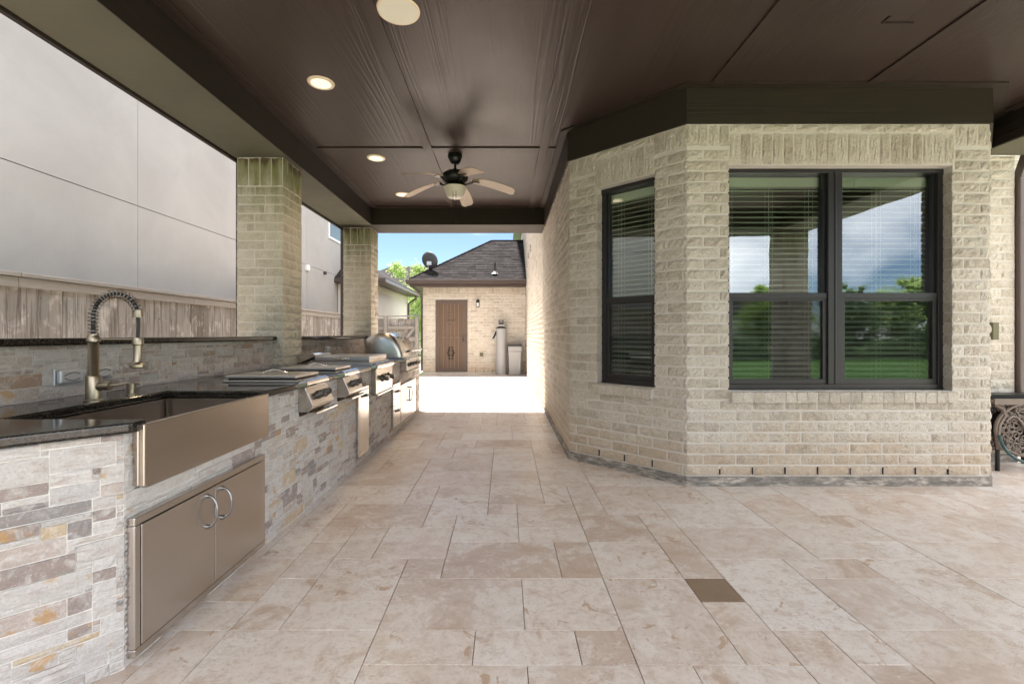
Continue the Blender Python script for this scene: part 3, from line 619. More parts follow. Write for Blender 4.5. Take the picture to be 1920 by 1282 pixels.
MB().add([(-2.8, -.5, ZC + .331), (5.2, -.5, ZC + .331), (5.2, 7.98, ZC + .331), (-2.8, 7.98, ZC + .331), (.63, 3, ZC + 1.3), (5.2, 3, ZC + 1.3), (.63, 7.98, ZC + 1.3), (5.2, 7.98, ZC + 1.3)],
         [(0, 1, 5, 4), (3, 0, 4, 6), (1, 2, 7, 5), (4, 5, 7, 6), (2, 3, 6, 7), (0, 3, 2, 1)]).obj('roof', 'asphalt_shingle', cover)

# ------------------------------------------------------------------ columns
def column(x0, y0, x1, y1, label, single=True):
    c = thing('brick_column', label, 'column', ((x0 + x1) / 2, (y0 + y1) / 2, 0), 'brick columns carrying the patio roof')
    MB().box(x0 + .0005, x1 - .0005, y0 + .0005, y1 - .0005, 0, ZBm - .002).obj('mortar_core', 'mortar', c)
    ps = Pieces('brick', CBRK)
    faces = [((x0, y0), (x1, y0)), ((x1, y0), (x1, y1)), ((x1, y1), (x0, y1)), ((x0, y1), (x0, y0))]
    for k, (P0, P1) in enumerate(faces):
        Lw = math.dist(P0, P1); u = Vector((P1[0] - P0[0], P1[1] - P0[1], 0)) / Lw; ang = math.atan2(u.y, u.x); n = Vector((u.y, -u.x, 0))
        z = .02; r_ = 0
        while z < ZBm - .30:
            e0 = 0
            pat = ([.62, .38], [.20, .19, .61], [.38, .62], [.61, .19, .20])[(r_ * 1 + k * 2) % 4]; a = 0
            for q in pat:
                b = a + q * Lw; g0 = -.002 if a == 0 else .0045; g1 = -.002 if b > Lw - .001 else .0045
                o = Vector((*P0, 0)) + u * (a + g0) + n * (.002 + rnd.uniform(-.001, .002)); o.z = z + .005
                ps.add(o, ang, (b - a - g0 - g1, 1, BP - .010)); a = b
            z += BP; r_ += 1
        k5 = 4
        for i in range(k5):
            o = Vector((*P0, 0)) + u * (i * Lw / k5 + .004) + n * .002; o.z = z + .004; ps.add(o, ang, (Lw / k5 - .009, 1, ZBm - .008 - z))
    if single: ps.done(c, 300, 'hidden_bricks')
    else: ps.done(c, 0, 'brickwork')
column(-2.606, 4.507, -2.165, 4.918, 'brick column rising from the counter behind the flat burner lids')
column(-2.606, 7.46, -2.165, 7.86, 'brick column at the far end of the counter behind the domed grill')
column(4.62, -.37, 5.04, .05, 'brick column mirrored in the wide double window', False)
for (x, y, lb) in ((-2.70, 4.70, 'dark downspout behind the brick column nearer the sink'), (-2.70, 7.64, 'dark downspout behind the brick column next to the domed grill')):
    d = MB().box(x - .0, x + .075, y - .06, y + .03, 0, ZBm + .1).obj('downspout', 'gutter_brown', bevel=.006); tag(d, lb, 'downspout', 'downspouts on the outer side of the columns')
# ------------------------------------------------------------------ ceiling fittings
for i, (x, y, lb) in enumerate(((-1.46, 3.67, 'largest lit recessed ceiling light, closest to the round speaker'), (-1.46, 5.23, 'lit recessed ceiling light in the middle of the row of three'), (-1.46, 6.59, 'smallest lit recessed ceiling light, beside the fan blade tip'))):
    t_ = thing('recessed_light', lb, 'ceiling light', (x, y, ZC), 'recessed lights in the patio ceiling')
    MB().lathe([(.070, -.001), (.076, -.010), (.098, -.009), (.104, -.001)], n=36).obj('trim_ring', 'white_enamel', t_, smooth=40, local=True)
    MB().lathe([(.001, -.004), (.055, -.005), (.0755, -.0095)][::-1] + [(.0, -.003)], n=32).obj('bulb_lens', 'lamp_glow', t_, smooth=40, local=True)
    li = bpy.data.lights.new('recessed_lamp', 'SPOT'); li.energy = 9; li.color = (1, .74, .45); li.spot_size = R(140); li.spot_blend = .8; li.shadow_soft_size = .06
    lo = bpy.data.objects.new('recessed_lamp', li); COL.objects.link(lo); lo.parent = t_; lo.location = (0, 0, -.02)
sp = thing('ceiling_speaker', 'round off-white ceiling speaker with fine grille', 'speaker', (-.659, 2.85, ZC))
MB().lathe([(.118, -.001), (.118, -.009), (.128, -.008), (.132, -.001)], n=40).obj('rim', 'white_enamel', sp, smooth=40, local=True)
MB().lathe([(0.0, -.0085), (.1175, -.0085), (.1175, -.001)], n=40).obj('grille', 'speaker_grille', sp, smooth=40, local=True)

fx, fy = -.557, 5.12
fan = thing('ceiling_fan', 'five-blade ceiling fan with dark body and frosted light bowl', 'ceiling fan', (fx, fy, ZC))
MB().lathe([(.030, -.118), (.042, -.112), (.060, -.085), (.070, -.055), (.078, -.050), (.080, -.018), (.074, -.001)], n=32).obj('canopy', 'fan_bronze', fan, smooth=35, local=True)
MB().cyl((0, 0, -.19), (0, 0, -.11), .012).lathe([(.012, -.150), (.026, -.180), (.030, -.192)], n=20).obj('downrod', 'fan_bronze', fan, smooth=40, local=True)
MB().lathe([(.05, -.345), (.09, -.335), (.128, -.300), (.142, -.275), (.142, -.250), (.135, -.225), (.100, -.200), (.04, -.185)], n=36).obj('motor_housing', 'fan_bronze', fan, smooth=35, local=True)
MB().lathe([(.11, -.365), (.128, -.362), (.125, -.352), (.08, -.345), (.06, -.335)], n=32).obj('switch_housing', 'fan_bronze', fan, smooth=35, local=True)
MB().lathe([(.0, -.492), (.05, -.490), (.082, -.478), (.092, -.466), (.125, -.368), (.118, -.366)], n=36).obj('light_bowl', 'frosted_glass', fan, smooth=50, local=True)
bl = MB(); n_ = 14; top = []; pts = []
for k in range(n_ + 1):
    s_ = k / n_; x = .19 + s_ * .475; hw = .048 + .026 * math.sin(min(1, s_ * 1.15) * math.pi * .62); 
    if s_ > .93: hw *= 1 - (s_ - .93) * 5.5
    pts.append((x, hw, -.29 - .10 * s_ ** 1.6))
vs = []; pit = R(-13)
for (x, hw, z) in pts:
    for (yy, dz) in ((-hw, 0), (hw, 0), (hw, .006), (-hw, .006)): vs.append((x, yy * math.cos(pit), z + dz + yy * math.sin(pit)))
fs = [(4 * i + a, 4 * i + (a + 1) % 4, 4 * i + 4 + (a + 1) % 4, 4 * i + 4 + a) for i in range(n_) for a in range(4)] + [(0, 1, 2, 3), (4 * n_, 4 * n_ + 3, 4 * n_ + 2, 4 * n_ + 1)]
bmesh_ = bl.add(vs, fs).mesh('fan_blade', 'fan_blade_wood', 30)
irn = MB().tube([(.09, 0, -.335), (.14, 0, -.325), (.20, 0, -.303)], [.010, .009, .009], 8).add([(.18, -.03, -.306), (.27, -.022, -.312), (.27, .022, -.304), (.18, .03, -.296), (.18, -.03, -.300), (.27, -.022, -.306), (.27, .022, -.298), (.18, .03, -.290)], [(0, 1, 2, 3), (4, 7, 6, 5), (0, 4, 5, 1), (1, 5, 6, 2), (2, 6, 7, 3), (3, 7, 4, 0)]).mesh('blade_iron', 'fan_bronze', 40)
for a in (10, 82, 154, 226, 298):
    b = place(bmesh_, 'fan_blade', fan, local=True, rz=R(a)); place(irn, 'blade_iron', b, local=True)
for (dx, zz) in ((-.012, -.70), (.020, -.765)):
    MB().cyl((dx, -.1, -.37), (dx, -.1, zz), .0024, n=6).lathe([(.0, zz - .02), (.007, zz - .014), (.006, zz - .002), (.0, zz)], c=(dx, -.1, 0), n=10).obj('pull_chain', 'black_metal', fan, smooth=40, local=True)

# ------------------------------------------------------------------ outdoor kitchen
XS, XG, XB = -1.39, -1.36, -2.26; ZG = .90; YE = 7.49; YC = 1.69
kit = thing('outdoor_kitchen', 'long stone-clad outdoor kitchen counter with dark granite top and raised backsplash', 'outdoor kitchen', (-1.8, 4.4, 0))
dl = Vector((-.682, -.731)); PL0 = Vector((XS, YC)) + dl * 1.25
c = MB().box(XS - .05, XS - .003, 1.692, 1.74, 0, ZG - .04).box(XS - .1, XS - .003, 1.74, 2.66, 0, .63).box(XS - .1, XS - .003, 2.66, YE - .003, 0, ZG - .04).box(XB + .01, XS - .1, YE - .1, YE - .003, 0, ZG - .04)
c.obj('block_wall', 'grout', kit)
wallc = MB(); wallcore(wallc, PL0[:], (XS, YC), 0, ZG - .04, [], .09, .003); wallc.obj('block_wall', 'grout', kit)
bw = MB().box(XB - .16, XB - .003, .2, 4.50, 0, 1.164).box(XB - .16, XB - .003, 4.925, 7.455, 0, 1.164); bw.obj('backsplash_wall', 'grout_warm', kit)
LST = rock_set('stone', 'ledger_stone', 8, nx=5, nz=2, bulge=.003, rough=.0028, depth=.012)
BST = rock_set('stone', 'backsplash_stone', 6, nx=4, nz=2, bulge=.0015, rough=.001, depth=.012)
g_ = .0215
def clad(ps, P0, P1, z0, z1, holes, proud=0.0, big=1.0):
    P0, P1 = Vector((*P0, 0)), Vector((*P1, 0)); Lw = (P1 - P0).length; u = (P1 - P0) / Lw; ang = math.atan2(u.y, u.x); n = Vector((u.y, -u.x, 0))
    nx, nz_ = int(Lw / g_), int(round((z1 - z0) / g_)); gx, gz = Lw / nx, (z1 - z0) / nz_; oc = np.zeros((nx, nz_), bool)
    for (a, b, za, zb) in holes: oc[max(0, int(round(a / gx))):max(0, int(round(b / gx))), max(0, int(round((za - z0) / gz))):max(0, int(round((zb - z0) / gz)))] = True
    S_ = [(10, 1, 2), (7, 1, 1.6), (14, 1, .8), (8, 2, 2.2), (11, 2, 2), (5, 2, 1.4), (14, 2, 1), (10, 3, 1.6), (6, 3, 1.2), (13, 3, .7), (8, 4, 1.0), (5, 1, .7), (3, 2, .5), (3, 3, .3)]
    if big > 1: S_ = [(int(a * .8) + 1, b, w) for a, b, w in S_]
    for j in range(nz_):
        for i in range(nx):
            if oc[i, j]: continue
            op = [(a, b, w) for a, b, w in S_ if i + a <= nx and j + b <= nz_ and not oc[i:i + a, j:j + b].any()]
            if op: a, b, _ = rnd.choices(op, [w for *_, w in op])[0]
            else:
                a = 1
                while a < 6 and i + a < nx and not oc[i + a, j]: a += 1
                b = 1
            oc[i:i + a, j:j + b] = True
            o = P0 + u * (i * gx + .0012) + n * (proud + rnd.choice((-.002, -.001, 0, .001, .0035))); o.z = z0 + j * gz + .0012
            ps.add(o, ang, (a * gx - .0024, 1, b * gz - .0024))
ps = Pieces('stone', LST)
clad(ps, PL0[:], (XS, YC), 0.002, ZG - .042, [], 0.0)
clad(ps, (XS, YC + .001), (XS, YE), 0.002, ZG - .042, [(1.75 - YC, 2.62 - YC, .672, .9), (1.73 - YC, 2.60 - YC, .05, .53), (4.33 - YC, 4.59 - YC, .09, .70), (5.66 - YC, 5.97 - YC, .09, .59), (6.06 - YC, 6.98 - YC, .09, .54)])
clad(ps, (XS, YE), (XB, YE), .002, ZG - .042, [])
ps.done(kit, 300, 'far_stones')
ps = Pieces('backsplash_stone', BST)
clad(ps, (XB, .2), (XB, 4.50), ZG + .002, 1.163, [], big=2); clad(ps, (XB, 4.925), (XB, 7.455), ZG + .002, 1.163, [], big=2)
ps.done(kit, 300, 'far_backsplash_stones')
top = MB().prism([(XG, YC), (-2.15, YC - .79 * .731 / .682), (XB, YC - .79 * .731 / .682), (XB, YE + .03), (XG, YE + .03), (XG, 2.640), (-1.92, 2.640), (-1.92, 1.765), (XG, 1.765)][::-1], ZG - .040, ZG)
top.obj('granite_top', 'dark_granite', kit, bevel=.011, seg=3)
for (a, b) in ((.2, 4.50), (4.925, 7.455)): MB().box(XB - .20, XB + .048, a, b, 1.1645, 1.202).obj('granite_cap', 'dark_granite', kit, bevel=.010, seg=3)
# doors
def bow_handle(m, p0, p1, out, r_=.006, n=12, ax=(1, 0, 0)):
    p0, p1 = Vector(p0), Vector(p1); a = Vector(ax); L_ = []
    for k in range(n + 1):
        s_ = k / n; L_.append(p0.lerp(p1, s_) + a * out * math.sin(math.pi * s_) ** .7)
    m.tube(L_, r_, 8)
    for p in (p0, p1): m.cyl(p - a * .006, p + a * .006, r_ * 1.6, n=10)
def ring_half(m, y, z, rad, sgn):
    pts_ = [(XD + .022 + .012 * math.sin(math.pi * k / 14), y + sgn * rad * .42 * math.sin(math.pi * k / 14), z + rad * math.cos(math.pi * k / 14)) for k in range(15)]
    m.tube(pts_, .0055, 8)
    for s2 in (-1, 1): m.cyl((XD, y, z + s2 * rad), (XD + .026, y, z + s2 * rad), .009, n=12)
XD = XS + .030
def access(name, y0, y1, z0, z1, doors, lab):
    fr = MB(); q = .030; x0, x1 = XS - .02, XD
    fr.box(x0, x1, y0, y1, z0, z0 + q).box(x0, x1, y0, y1, z1 - q, z1).box(x0, x1, y0, y0 + q, z0 + q, z1 - q).box(x0, x1, y1 - q, y1, z0 + q, z1 - q)
    fo = fr.obj(name, 'brushed_steel', kit, bevel=.004); fo['label'] = lab
    MB().box(x0 - .01, x0 + .002, y0 + .01, y1 - .01, z0 + .01, z1 - .01).obj('cabinet_back', 'dark_gap', fo)
    for (a, b, c_, d) in doors: MB().box(x0 + .01, x1 + .002, a + .0025, b - .0025, c_ + .003, d - .003).obj('door' if c_ < z0 + .1 and d > z1 - .1 else 'drawer_front', 'brushed_steel', fo, bevel=.002)
    return fo
a0, a1, z0, z1 = 1.70, 2.625, .032, .546; md = 2.17
fo = access('double_door', a0, a1, z0, z1, [(a0 + .03, md, z0 + .03, z1 - .03), (md, a1 - .03, z0 + .03, z1 - .03)], 'wide steel double door under the sink')
for y_, sg in ((md - .055, -1), (md + .055, 1)):
    m = MB(); XD_ = XD; pts_ = [(XD + .006 + .040 * math.sin(math.pi * k / 14), y_ + .0 * sg, .415 + .070 * math.cos(math.pi * k / 14)) for k in range(15)]
    m.tube(pts_, .0055, 8)
    for s2 in (-1, 1): m.cyl((XD, y_, .415 + s2 * .070), (XD + .010, y_, .415 + s2 * .070), .010, n=14)
    m.obj('handle', 'handle_steel', fo, smooth=50)
a0, a1, z0, z1 = 4.30, 4.615, .07, .72
fo = access('narrow_door', a0, a1, z0, z1, [(a0 + .03, a1 - .03, z0 + .03, z1 - .03)], 'tall narrow steel door with one bar handle')
m = MB(); bow_handle(m, (XD, a0 + .09, z1 - .085), (XD, a1 - .09, z1 - .085), .035, .009); m.obj('handle', 'grey_knob', fo, smooth=50)
a0, a1, z0, z1 = 5.63, 6.0, .075, .61; zm = .34
fo = access('drawer_pair', a0, a1, z0, z1, [(a0 + .03, a1 - .03, z0 + .03, zm), (a0 + .03, a1 - .03, zm, z1 - .03)], 'two stacked steel drawers in one frame')
for z in (zm - .07, z1 - .10):
    m = MB(); bow_handle(m, (XD, a0 + .10, z), (XD, a1 - .10, z), .035, .009); m.obj('handle', 'grey_knob', fo, smooth=50)
a0, a1, z0, z1 = 6.03, 7.02, .07, .56; md = 6.525
fo = access('double_door', a0, a1, z0, z1, [(a0 + .03, md, z0 + .03, z1 - .03), (md, a1 - .03, z0 + .03, z1 - .03)], 'steel double door with ring handles below the grill')
for sg in (-1, 1):
    m = MB(); pts_ = [(XD + .028, md + sg * (.018 + .075 * math.sin(math.pi * k / 14)), .39 + .095 * math.cos(math.pi * k / 14)) for k in range(15)]
    m.tube(pts_, .007, 8)
    for s2 in (-1, 1): m.cyl((XD, md + sg * .018, .39 + s2 * .095), (XD + .028, md + sg * .018, .39 + s2 * .095), .008, n=10)
    m.obj('handle', 'grey_knob', fo, smooth=50)

# sink
snk = thing('farmhouse_sink', 'brushed stainless apron-front sink set into the near end of the counter', 'sink', (-1.63, 2.2, .65))
m = MB(); xa = -1.345; y0, y1 = 1.727, 2.637
m.box(xa - .022, xa, y0, y1, .654, .886).box(XS + .002 - .03, xa - .022, y0, y0 + .01, .654, .862).box(XS - .028, xa - .022, y1 - .01, y1, .654, .862).obj('apron', 'sink_steel', snk, bevel=.004, seg=3)
ix0, ix1, iy0, iy1, zb_ = -1.915, xa - .024, 1.778, 2.628, .645; th = .008
m = MB(); m.box(ix0, ix1, iy0, iy1, zb_ - th, zb_).box(ix0 - th, ix0, iy0 - th, iy1 + th, zb_ - th, .859).box(ix0, ix1, iy0 - th, iy0, zb_ - th, .859).box(ix0, ix1, iy1, iy1 + th, zb_ - th, .859)
m.obj('basin', 'sink_steel', snk)
MB().cyl((ix0 + .012, iy1 - .012, zb_), (ix0 + .012, iy1 - .012, .858), .010, n=12).obj('corner_weld', 'polished_steel', snk, smooth=40)
MB().lathe([(.045, .001), (.045, .003), (.03, .004), (.0, .004)], c=(-1.66, 2.2, zb_)).obj('drain', 'polished_steel', snk, smooth=40)
# faucet
fxx, fyy = -1.985, 2.235
fa = thing('faucet', 'tall brushed nickel spring faucet with pull-down sprayer behind the sink', 'faucet', (fxx, fyy, ZG))
def fl(name, mb, mat, parent=fa, sm=40): return mb.obj(name, mat, parent, smooth=sm, local=True)
fl('base', MB().lathe([(.038, .0005), (.038, .006), (.031, .010), (.031, .118), (.028, .122), (.0, .122)], n=28), 'brushed_nickel')
m = MB(); prof = []
for k in range(26): prof += [(.0225, .122 + k * .0063), (.0205, .122 + k * .0063 + .003)]
prof += [(.0, .286)]; fl('ribbed_column', m.lathe(prof, n=22), 'brushed_nickel', sm=20)
fl('collar', MB().lathe([(.027, .286), (.027, .306), (.022, .312), (.022, .322), (.0, .322)], n=24), 'brushed_nickel')
arc = []; 
for k in range(9): arc.append((0, 0, .322 + .085 * k / 9))
for k in range(25):
    a = math.pi - math.pi * .93 * k / 24; arc.append((.108 + .108 * math.cos(a), 0, .405 + .112 * math.sin(a)))
m = MB().tube(arc, .0085, 8); fl('inner_hose', m, 'black_rubber')
# helix spring
pa = [Vector(p) for p in arc]; cum = [0]
for i in range(1, len(pa)): cum.append(cum[-1] + (pa[i] - pa[i - 1]).length)
def along(s_):
    for i in range(1, len(pa)):
        if s_ <= cum[i]: q = (s_ - cum[i - 1]) / (cum[i] - cum[i - 1]); return pa[i - 1].lerp(pa[i], q), (pa[i] - pa[i - 1]).normalized()
    return pa[-1], (pa[-1] - pa[-2]).normalized()
hp = []; turns = 23; N_ = turns * 14
for k in range(N_ + 1):
    p, d = along(cum[-1] * k / N_); a = 2 * math.pi * turns * k / N_; yv = Vector((0, 1, 0)); xv = yv.cross(d).normalized(); hp.append(p + (xv * math.cos(a) + yv * math.sin(a)) * .0205)
fl('spring', MB().tube(hp, .0019, 6), 'spring_steel')
ex, ez = pa[-1].x, pa[-1].z
fl('upper_ferrule', MB().lathe([(.0, .008), (.020, .008), (.021, -.018), (.024, -.020), (.024, -.027), (.0, -.027)][::-1], c=(ex, 0, ez), n=24), 'brushed_nickel')
fl('drop_hose', MB().tube([(ex, 0, ez - .02), (ex + .003, 0, ez - .06), (ex, 0, .300)], .0075, 8), 'black_rubber')
fl('spray_head', MB().lathe([(.0, .305), (.021, .305), (.023, .300), (.023, .272), (.0185, .268), (.0175, .190), (.022, .182), (.032, .176), (.032, .164), (.024, .158), (.0, .158)][::-1], c=(ex, 0, 0), n=26), 'brushed_nickel')
fl('holder_arm', MB().cyl((.02, 0, .296), (ex - .018, 0, .296), .0055, n=10), 'brushed_nickel')
fl('lever_hub', MB().tube([(.028, 0, .070), (.062, 0, .072), (.082, 0, .072)], [.021, .021, .020], 18), 'brushed_nickel')
fl('lever', MB().tube([(.080, 0, .074), (.12, .01, .078), (.155, .02, .086)], [.0065, .0055, .0045], 10), 'brushed_nickel')
sd_ = thing('soap_dispenser', 'short brushed nickel soap dispenser beside the spring faucet', 'soap dispenser', (-1.985, 2.46, ZG))
fl('body', MB().lathe([(.026, .0005), (.026, .004), (.017, .007), (.016, .034), (.021, .036), (.021, .060), (.012, .064), (.0, .064)], n=22), 'brushed_nickel', sd_)
fl('spout', MB().tube([(0, 0, .060), (.03, 0, .064), (.052, 0, .062), (.060, 0, .052)], [.008, .006, .005, .004], 8), 'brushed_nickel', sd_)
# outlet covers
for i, (y0, y1, z, h, lb) in enumerate(((2.31, 2.455, 1.005, .086, 'weatherproof outlet cover on the backsplash, left of the faucet'), (2.50, 2.64, 1.008, .080, 'weatherproof outlet cover on the backsplash directly behind the faucet column'), (5.80, 5.93, 1.03, .085, 'small outlet cover on the backsplash between the two brick columns'))):
    o = thing('outlet_cover', lb, 'outlet cover', (XB, (y0 + y1) / 2, z), 'metal outlet covers on the backsplash')
    MB().box(XB + .001, XB + .012, y0, y1, z - h / 2, z + h / 2).obj('back_plate', 'zinc_cover', o, bevel=.003)
    MB().box(XB + .0125, XB + .036, y0 + .008, y1 - .008, z - h / 2 + .008, z + h / 2 - .008).obj('lid', 'zinc_cover', o, bevel=.010, seg=3)
    mm = MB()
    for s2 in (-1, 1):
        mm.tube([(XB + .0375, y0 + .03 + k * (y1 - y0 - .06) / 10, z + s2 * (.006 + .014 * math.sin(math.pi * k / 10 * .9))) for k in range(11)], .0022, 6)
    mm.obj('relief', 'grey_knob', o, smooth=40)

# side burners
def side_burner(y0, y1, label, kn=2):
    b = thing('side_burner', label, 'side burner', (-1.6, (y0 + y1) / 2, ZG), 'drop-in side burners with flat lids')
    MB().box(-1.885, -1.385, y0 - .006, y1 + .012, ZG + .0006, ZG + .014).obj('trim_frame', 'lid_steel', b, bevel=.003)
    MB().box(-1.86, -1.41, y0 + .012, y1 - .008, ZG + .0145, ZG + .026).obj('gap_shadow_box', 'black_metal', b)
    MB().box(-1.872, -1.40, y0 + .002, y1 + .004, ZG + .0265, ZG + .045).obj('lid', 'lid_steel', b, bevel=.003)
    m = MB(); ym = (y0 + y1) / 2; L_ = [(-1.72 + .18 * k / 12, ym, ZG + .045 + .026 * math.sin(math.pi * k / 12)) for k in range(13)]; m.tube(L_, .006, 8); m.obj('lid_handle', 'polished_steel', b, smooth=50)
    MB().tube([(-1.352, y0 - .003, ZG - .012), (-1.352, y1 + .003, ZG - .012)], .030, 20).obj('front_roll', 'polished_steel', b, smooth=40)
    MB().prism([(XS, .885), (-1.345, .872), (-1.335, .855), (-1.285, .745), (-1.288, .728), (-1.318, .702), (XS, .700)], y0, y1, 'y').obj('control_box', 'brushed_steel', b, bevel=.003)
    MB().box(XS - .002, XS + .02, y0 + .004, y1 + .03, .672, .699).obj('drip_gap', 'dark_gap', b)
    MB().box(-1.34, -1.27, y0 + .03, y1 + .04, .682, .694).obj('drip_tray', 'polished_steel', b, bevel=.003)
    for k in range(kn):
        y_ = y0 + (y1 - y0) * (.40 + .32 * k); p = Vector((-1.311, y_, .80)); nrm = Vector((.91, 0, .414))
        kb = MB().tube([p, p + nrm * .010], .031, 22).tube([p + nrm * .0105, p + nrm * .022], [.023, .020], 20).tube([p + nrm * .0225, p + nrm * .045], [.026, .023], 20).obj('knob', 'grey_knob', b, smooth=35)
        q = p + nrm * .046; MB().tube([q - Vector((0, 0, .0)), q + nrm * .004], .010, 10).obj('knob_mark', 'black_metal', kb)
side_burner(3.10, 3.47, 'drop-in side burner nearest the sink, flat lid with arched handle')
side_burner(3.82, 4.19, 'drop-in side burner second from the sink, above the narrow door')
# griddle / power burner
b = thing('gas_griddle', 'wide built-in gas griddle with flat steel lid and two large knobs', 'griddle', (-1.7, 5.13, ZG))
y0, y1 = 4.79, 5.47
MB().box(-2.04, -1.385, y0 - .01, y1 + .01, ZG + .0006, ZG + .03).obj('trim_frame', 'lid_steel', b, bevel=.003)
MB().box(-2.02, -1.41, y0 + .004, y1 - .004, ZG + .0305, ZG + .052).obj('firebox_rim', 'sink_steel', b)
MB().box(-1.97, -1.405, y0, y1, ZG + .0525, ZG + .092).obj('lid', 'lid_steel', b, bevel=.004)
MB().prism([(-2.15, ZG + .012), (-1.965, ZG + .095), (-1.965, ZG + .112), (-2.00, ZG + .125), (-2.06, ZG + .118), (-2.165, ZG + .10), (-2.18, ZG + .03)], y0 + .0, y1 - .25, 'y').obj('rear_hood', 'polished_steel', b, bevel=.004)
m = MB(); bow_handle(m, (-1.78, y0 - .001, ZG + .070), (-1.62, y0 - .001, ZG + .070), .035, .006, ax=(0, -1, 0)); m.obj('side_handle', 'polished_steel', b, smooth=50)
MB().tube([(-1.350, y0 - .01, ZG - .012), (-1.350, y1 + .01, ZG - .012)], .034, 20).obj('front_roll', 'polished_steel', b, smooth=40)
MB().box(XS - .01, -1.335, y0, y1, .60, ZG - .035).obj('control_panel', 'brushed_steel', b, bevel=.005)
MB().box(-1.385, -1.315, y0 - .004, y1 + .004, .585, .60).obj('panel_lip', 'polished_steel', b, bevel=.003)
for k in range(2):
    y_ = y0 + .25 + .25 * k; kb = MB().cyl((-1.335, y_, .75), (-1.322, y_, .75), .040, n=24).cyl((-1.3215, y_, .75), (-1.300, y_, .75), .026, n=20).cyl((-1.2995, y_, .75), (-1.265, y_, .75), .032, .028, n=22).obj('knob', 'grey_knob', b, smooth=35)
for y_ in (4.205, 4.785): MB()
# grill
g = thing('grill', 'built-in stainless grill with rounded hood and round thermometer', 'grill', (-1.6, 6.52, ZG))
y0, y1 = 6.12, 6.93
def arc_prof():
    return [(-1.84, .92), (-1.84, 1.150), (-1.80, 1.185), (-1.74, 1.215), (-1.67, 1.235), (-1.60, 1.240), (-1.54, 1.228), (-1.49, 1.195), (-1.44, 1.140), (-1.40, 1.075), (-1.372, 1.0), (-1.355, .92)]
hm = MB(); P_ = arc_prof(); cxp, czp = -1.58, .93; nP = len(P_)
rings_ = [(y0 - .030, .70), (y0 - .022, .88), (y0 - .010, .965), (y0, 1.0), (y1, 1.0), (y1 + .010, .965), (y1 + .022, .88), (y1 + .030, .70)]
hv = [(cxp + (x - cxp) * q, yy, czp + (z - czp) * q) for yy, q in rings_ for x, z in P_]
hf = [tuple(range(nP)), tuple(range(7 * nP, 8 * nP))] + [(k * nP + i, k * nP + (i + 1) % nP, (k + 1) * nP + (i + 1) % nP, (k + 1) * nP + i) for k in range(7) for i in range(nP)]
hm.add(hv, hf).obj('hood', 'hood_steel', g, smooth=50)
MB().box(-1.95, -1.315, y0 - .015, y1 + .015, ZG + .0006, ZG + .0195).obj('firebox_rim', 'lid_steel', g, bevel=.003)
MB().tube([(-1.255, y0 + .03, ZG + .105), (-1.255, y1 - .03, ZG + .105)], .013, 14).obj('handle', 'polished_steel', g, smooth=40)
for y_ in (y0 + .05, y1 - .05): MB().cyl((-1.325, y_, ZG + .095), (-1.257, y_, ZG + .105), .012, n=12).obj('handle_bracket', 'black_metal', g, smooth=40)
th_ = MB().tube([(-1.475, 6.46, 1.175), (-1.442, 6.46, 1.197)], .043, 26).obj('thermometer', 'polished_steel', g, smooth=40); MB().tube([(-1.4415, 6.46, 1.1975), (-1.438, 6.46, 1.200)], .034, 24).obj('dial', 'white_enamel', th_)
MB().box(XS - .005, -1.30, y0 - .005, y1 + .005, .735, ZG - .012).obj('control_panel', 'brushed_steel', g, bevel=.006)
MB().box(-1.39, -1.262, y0 - .01, y1 + .01, ZG - .0115, ZG + .0002).obj('front_shelf', 'polished_steel', g, bevel=.003)
MB().box(-1.385, -1.285, y0 - .008, y1 + .008, .720, .7345).obj('panel_lip', 'polished_steel', g, bevel=.002)
for k in range(4):
    y_ = y0 + .12 + .19 * k; MB().cyl((-1.30, y_, .815), (-1.29, y_, .815), .030, n=20).cyl((-1.2895, y_, .815), (-1.26, y_, .815), .020, n=18).obj('knob', 'grey_knob', g, smooth=35)
MB().tube([(-1.62, y0 - .006, ZG + .10), (-1.61, y0 - .010, ZG + .065), (-1.63, y0 - .010, ZG + .03), (-1.66, y0 - .006, ZG + .022)], .007, 8).obj('spit_bracket', 'black_metal', g, smooth=40)

# ------------------------------------------------------------------ privacy fence + gate
FXf = -4.62; FT = 1.80
fen = thing('wood_fence', 'long weathered grey board fence with capped top behind the counter', 'fence', (FXf, 5, 0))
bm_ = [MB().box(0, .02, 0, .137, 0, 1).mesh('board', 'weathered_wood') for _ in range(1)]
y = -3.0
while y < 13.7:
    w = rnd.uniform(.95, 1.03); o = place(bm_[0], 'board', fen, (FXf + rnd.uniform(-.004, .004), y, -.03), scale=(1, w, FT - .06 + rnd.uniform(-.012, .0))); y += .1375 * w + rnd.uniform(.001, .006)
y = -3.0
while y < 13.7:
    e = min(y + 2.45, 13.75)
    MB().box(FXf + .0205, FXf + .058, y + .003, e - .003, FT - .135, FT - .045).obj('trim_rail', 'rail_wood', fen, bevel=.004)
    MB().box(FXf - .05, FXf + .085, y + .002, e - .002, FT - .038, FT).obj('cap_rail', 'rail_wood', fen, bevel=.004); y = e + .0
gt = thing('wood_gate', 'weathered board gate with Z-brace between fence and garage', 'gate', (-3.4, 13.85, 0))
gb = MB().box(0, .137, 0, .02, 0, 1).mesh('board', 'weathered_wood'); x = -4.6
while x < -2.72:
    place(gb, 'board', gt, (x, 13.86, -.03), scale=(1, 1, FT - .07 - rnd.uniform(0, .015))); x += .141
MB().box(-4.6, -2.58, 13.80, 13.92, FT - .05, FT - .012).obj('cap_rail', 'rail_wood', gt, bevel=.004)
for (x0, x1) in ((-3.62, -3.52), (-2.68, -2.59)): MB().box(x0, x1, 13.76, 13.855, 0, FT - .055).obj('post', 'rail_wood', gt, bevel=.004)
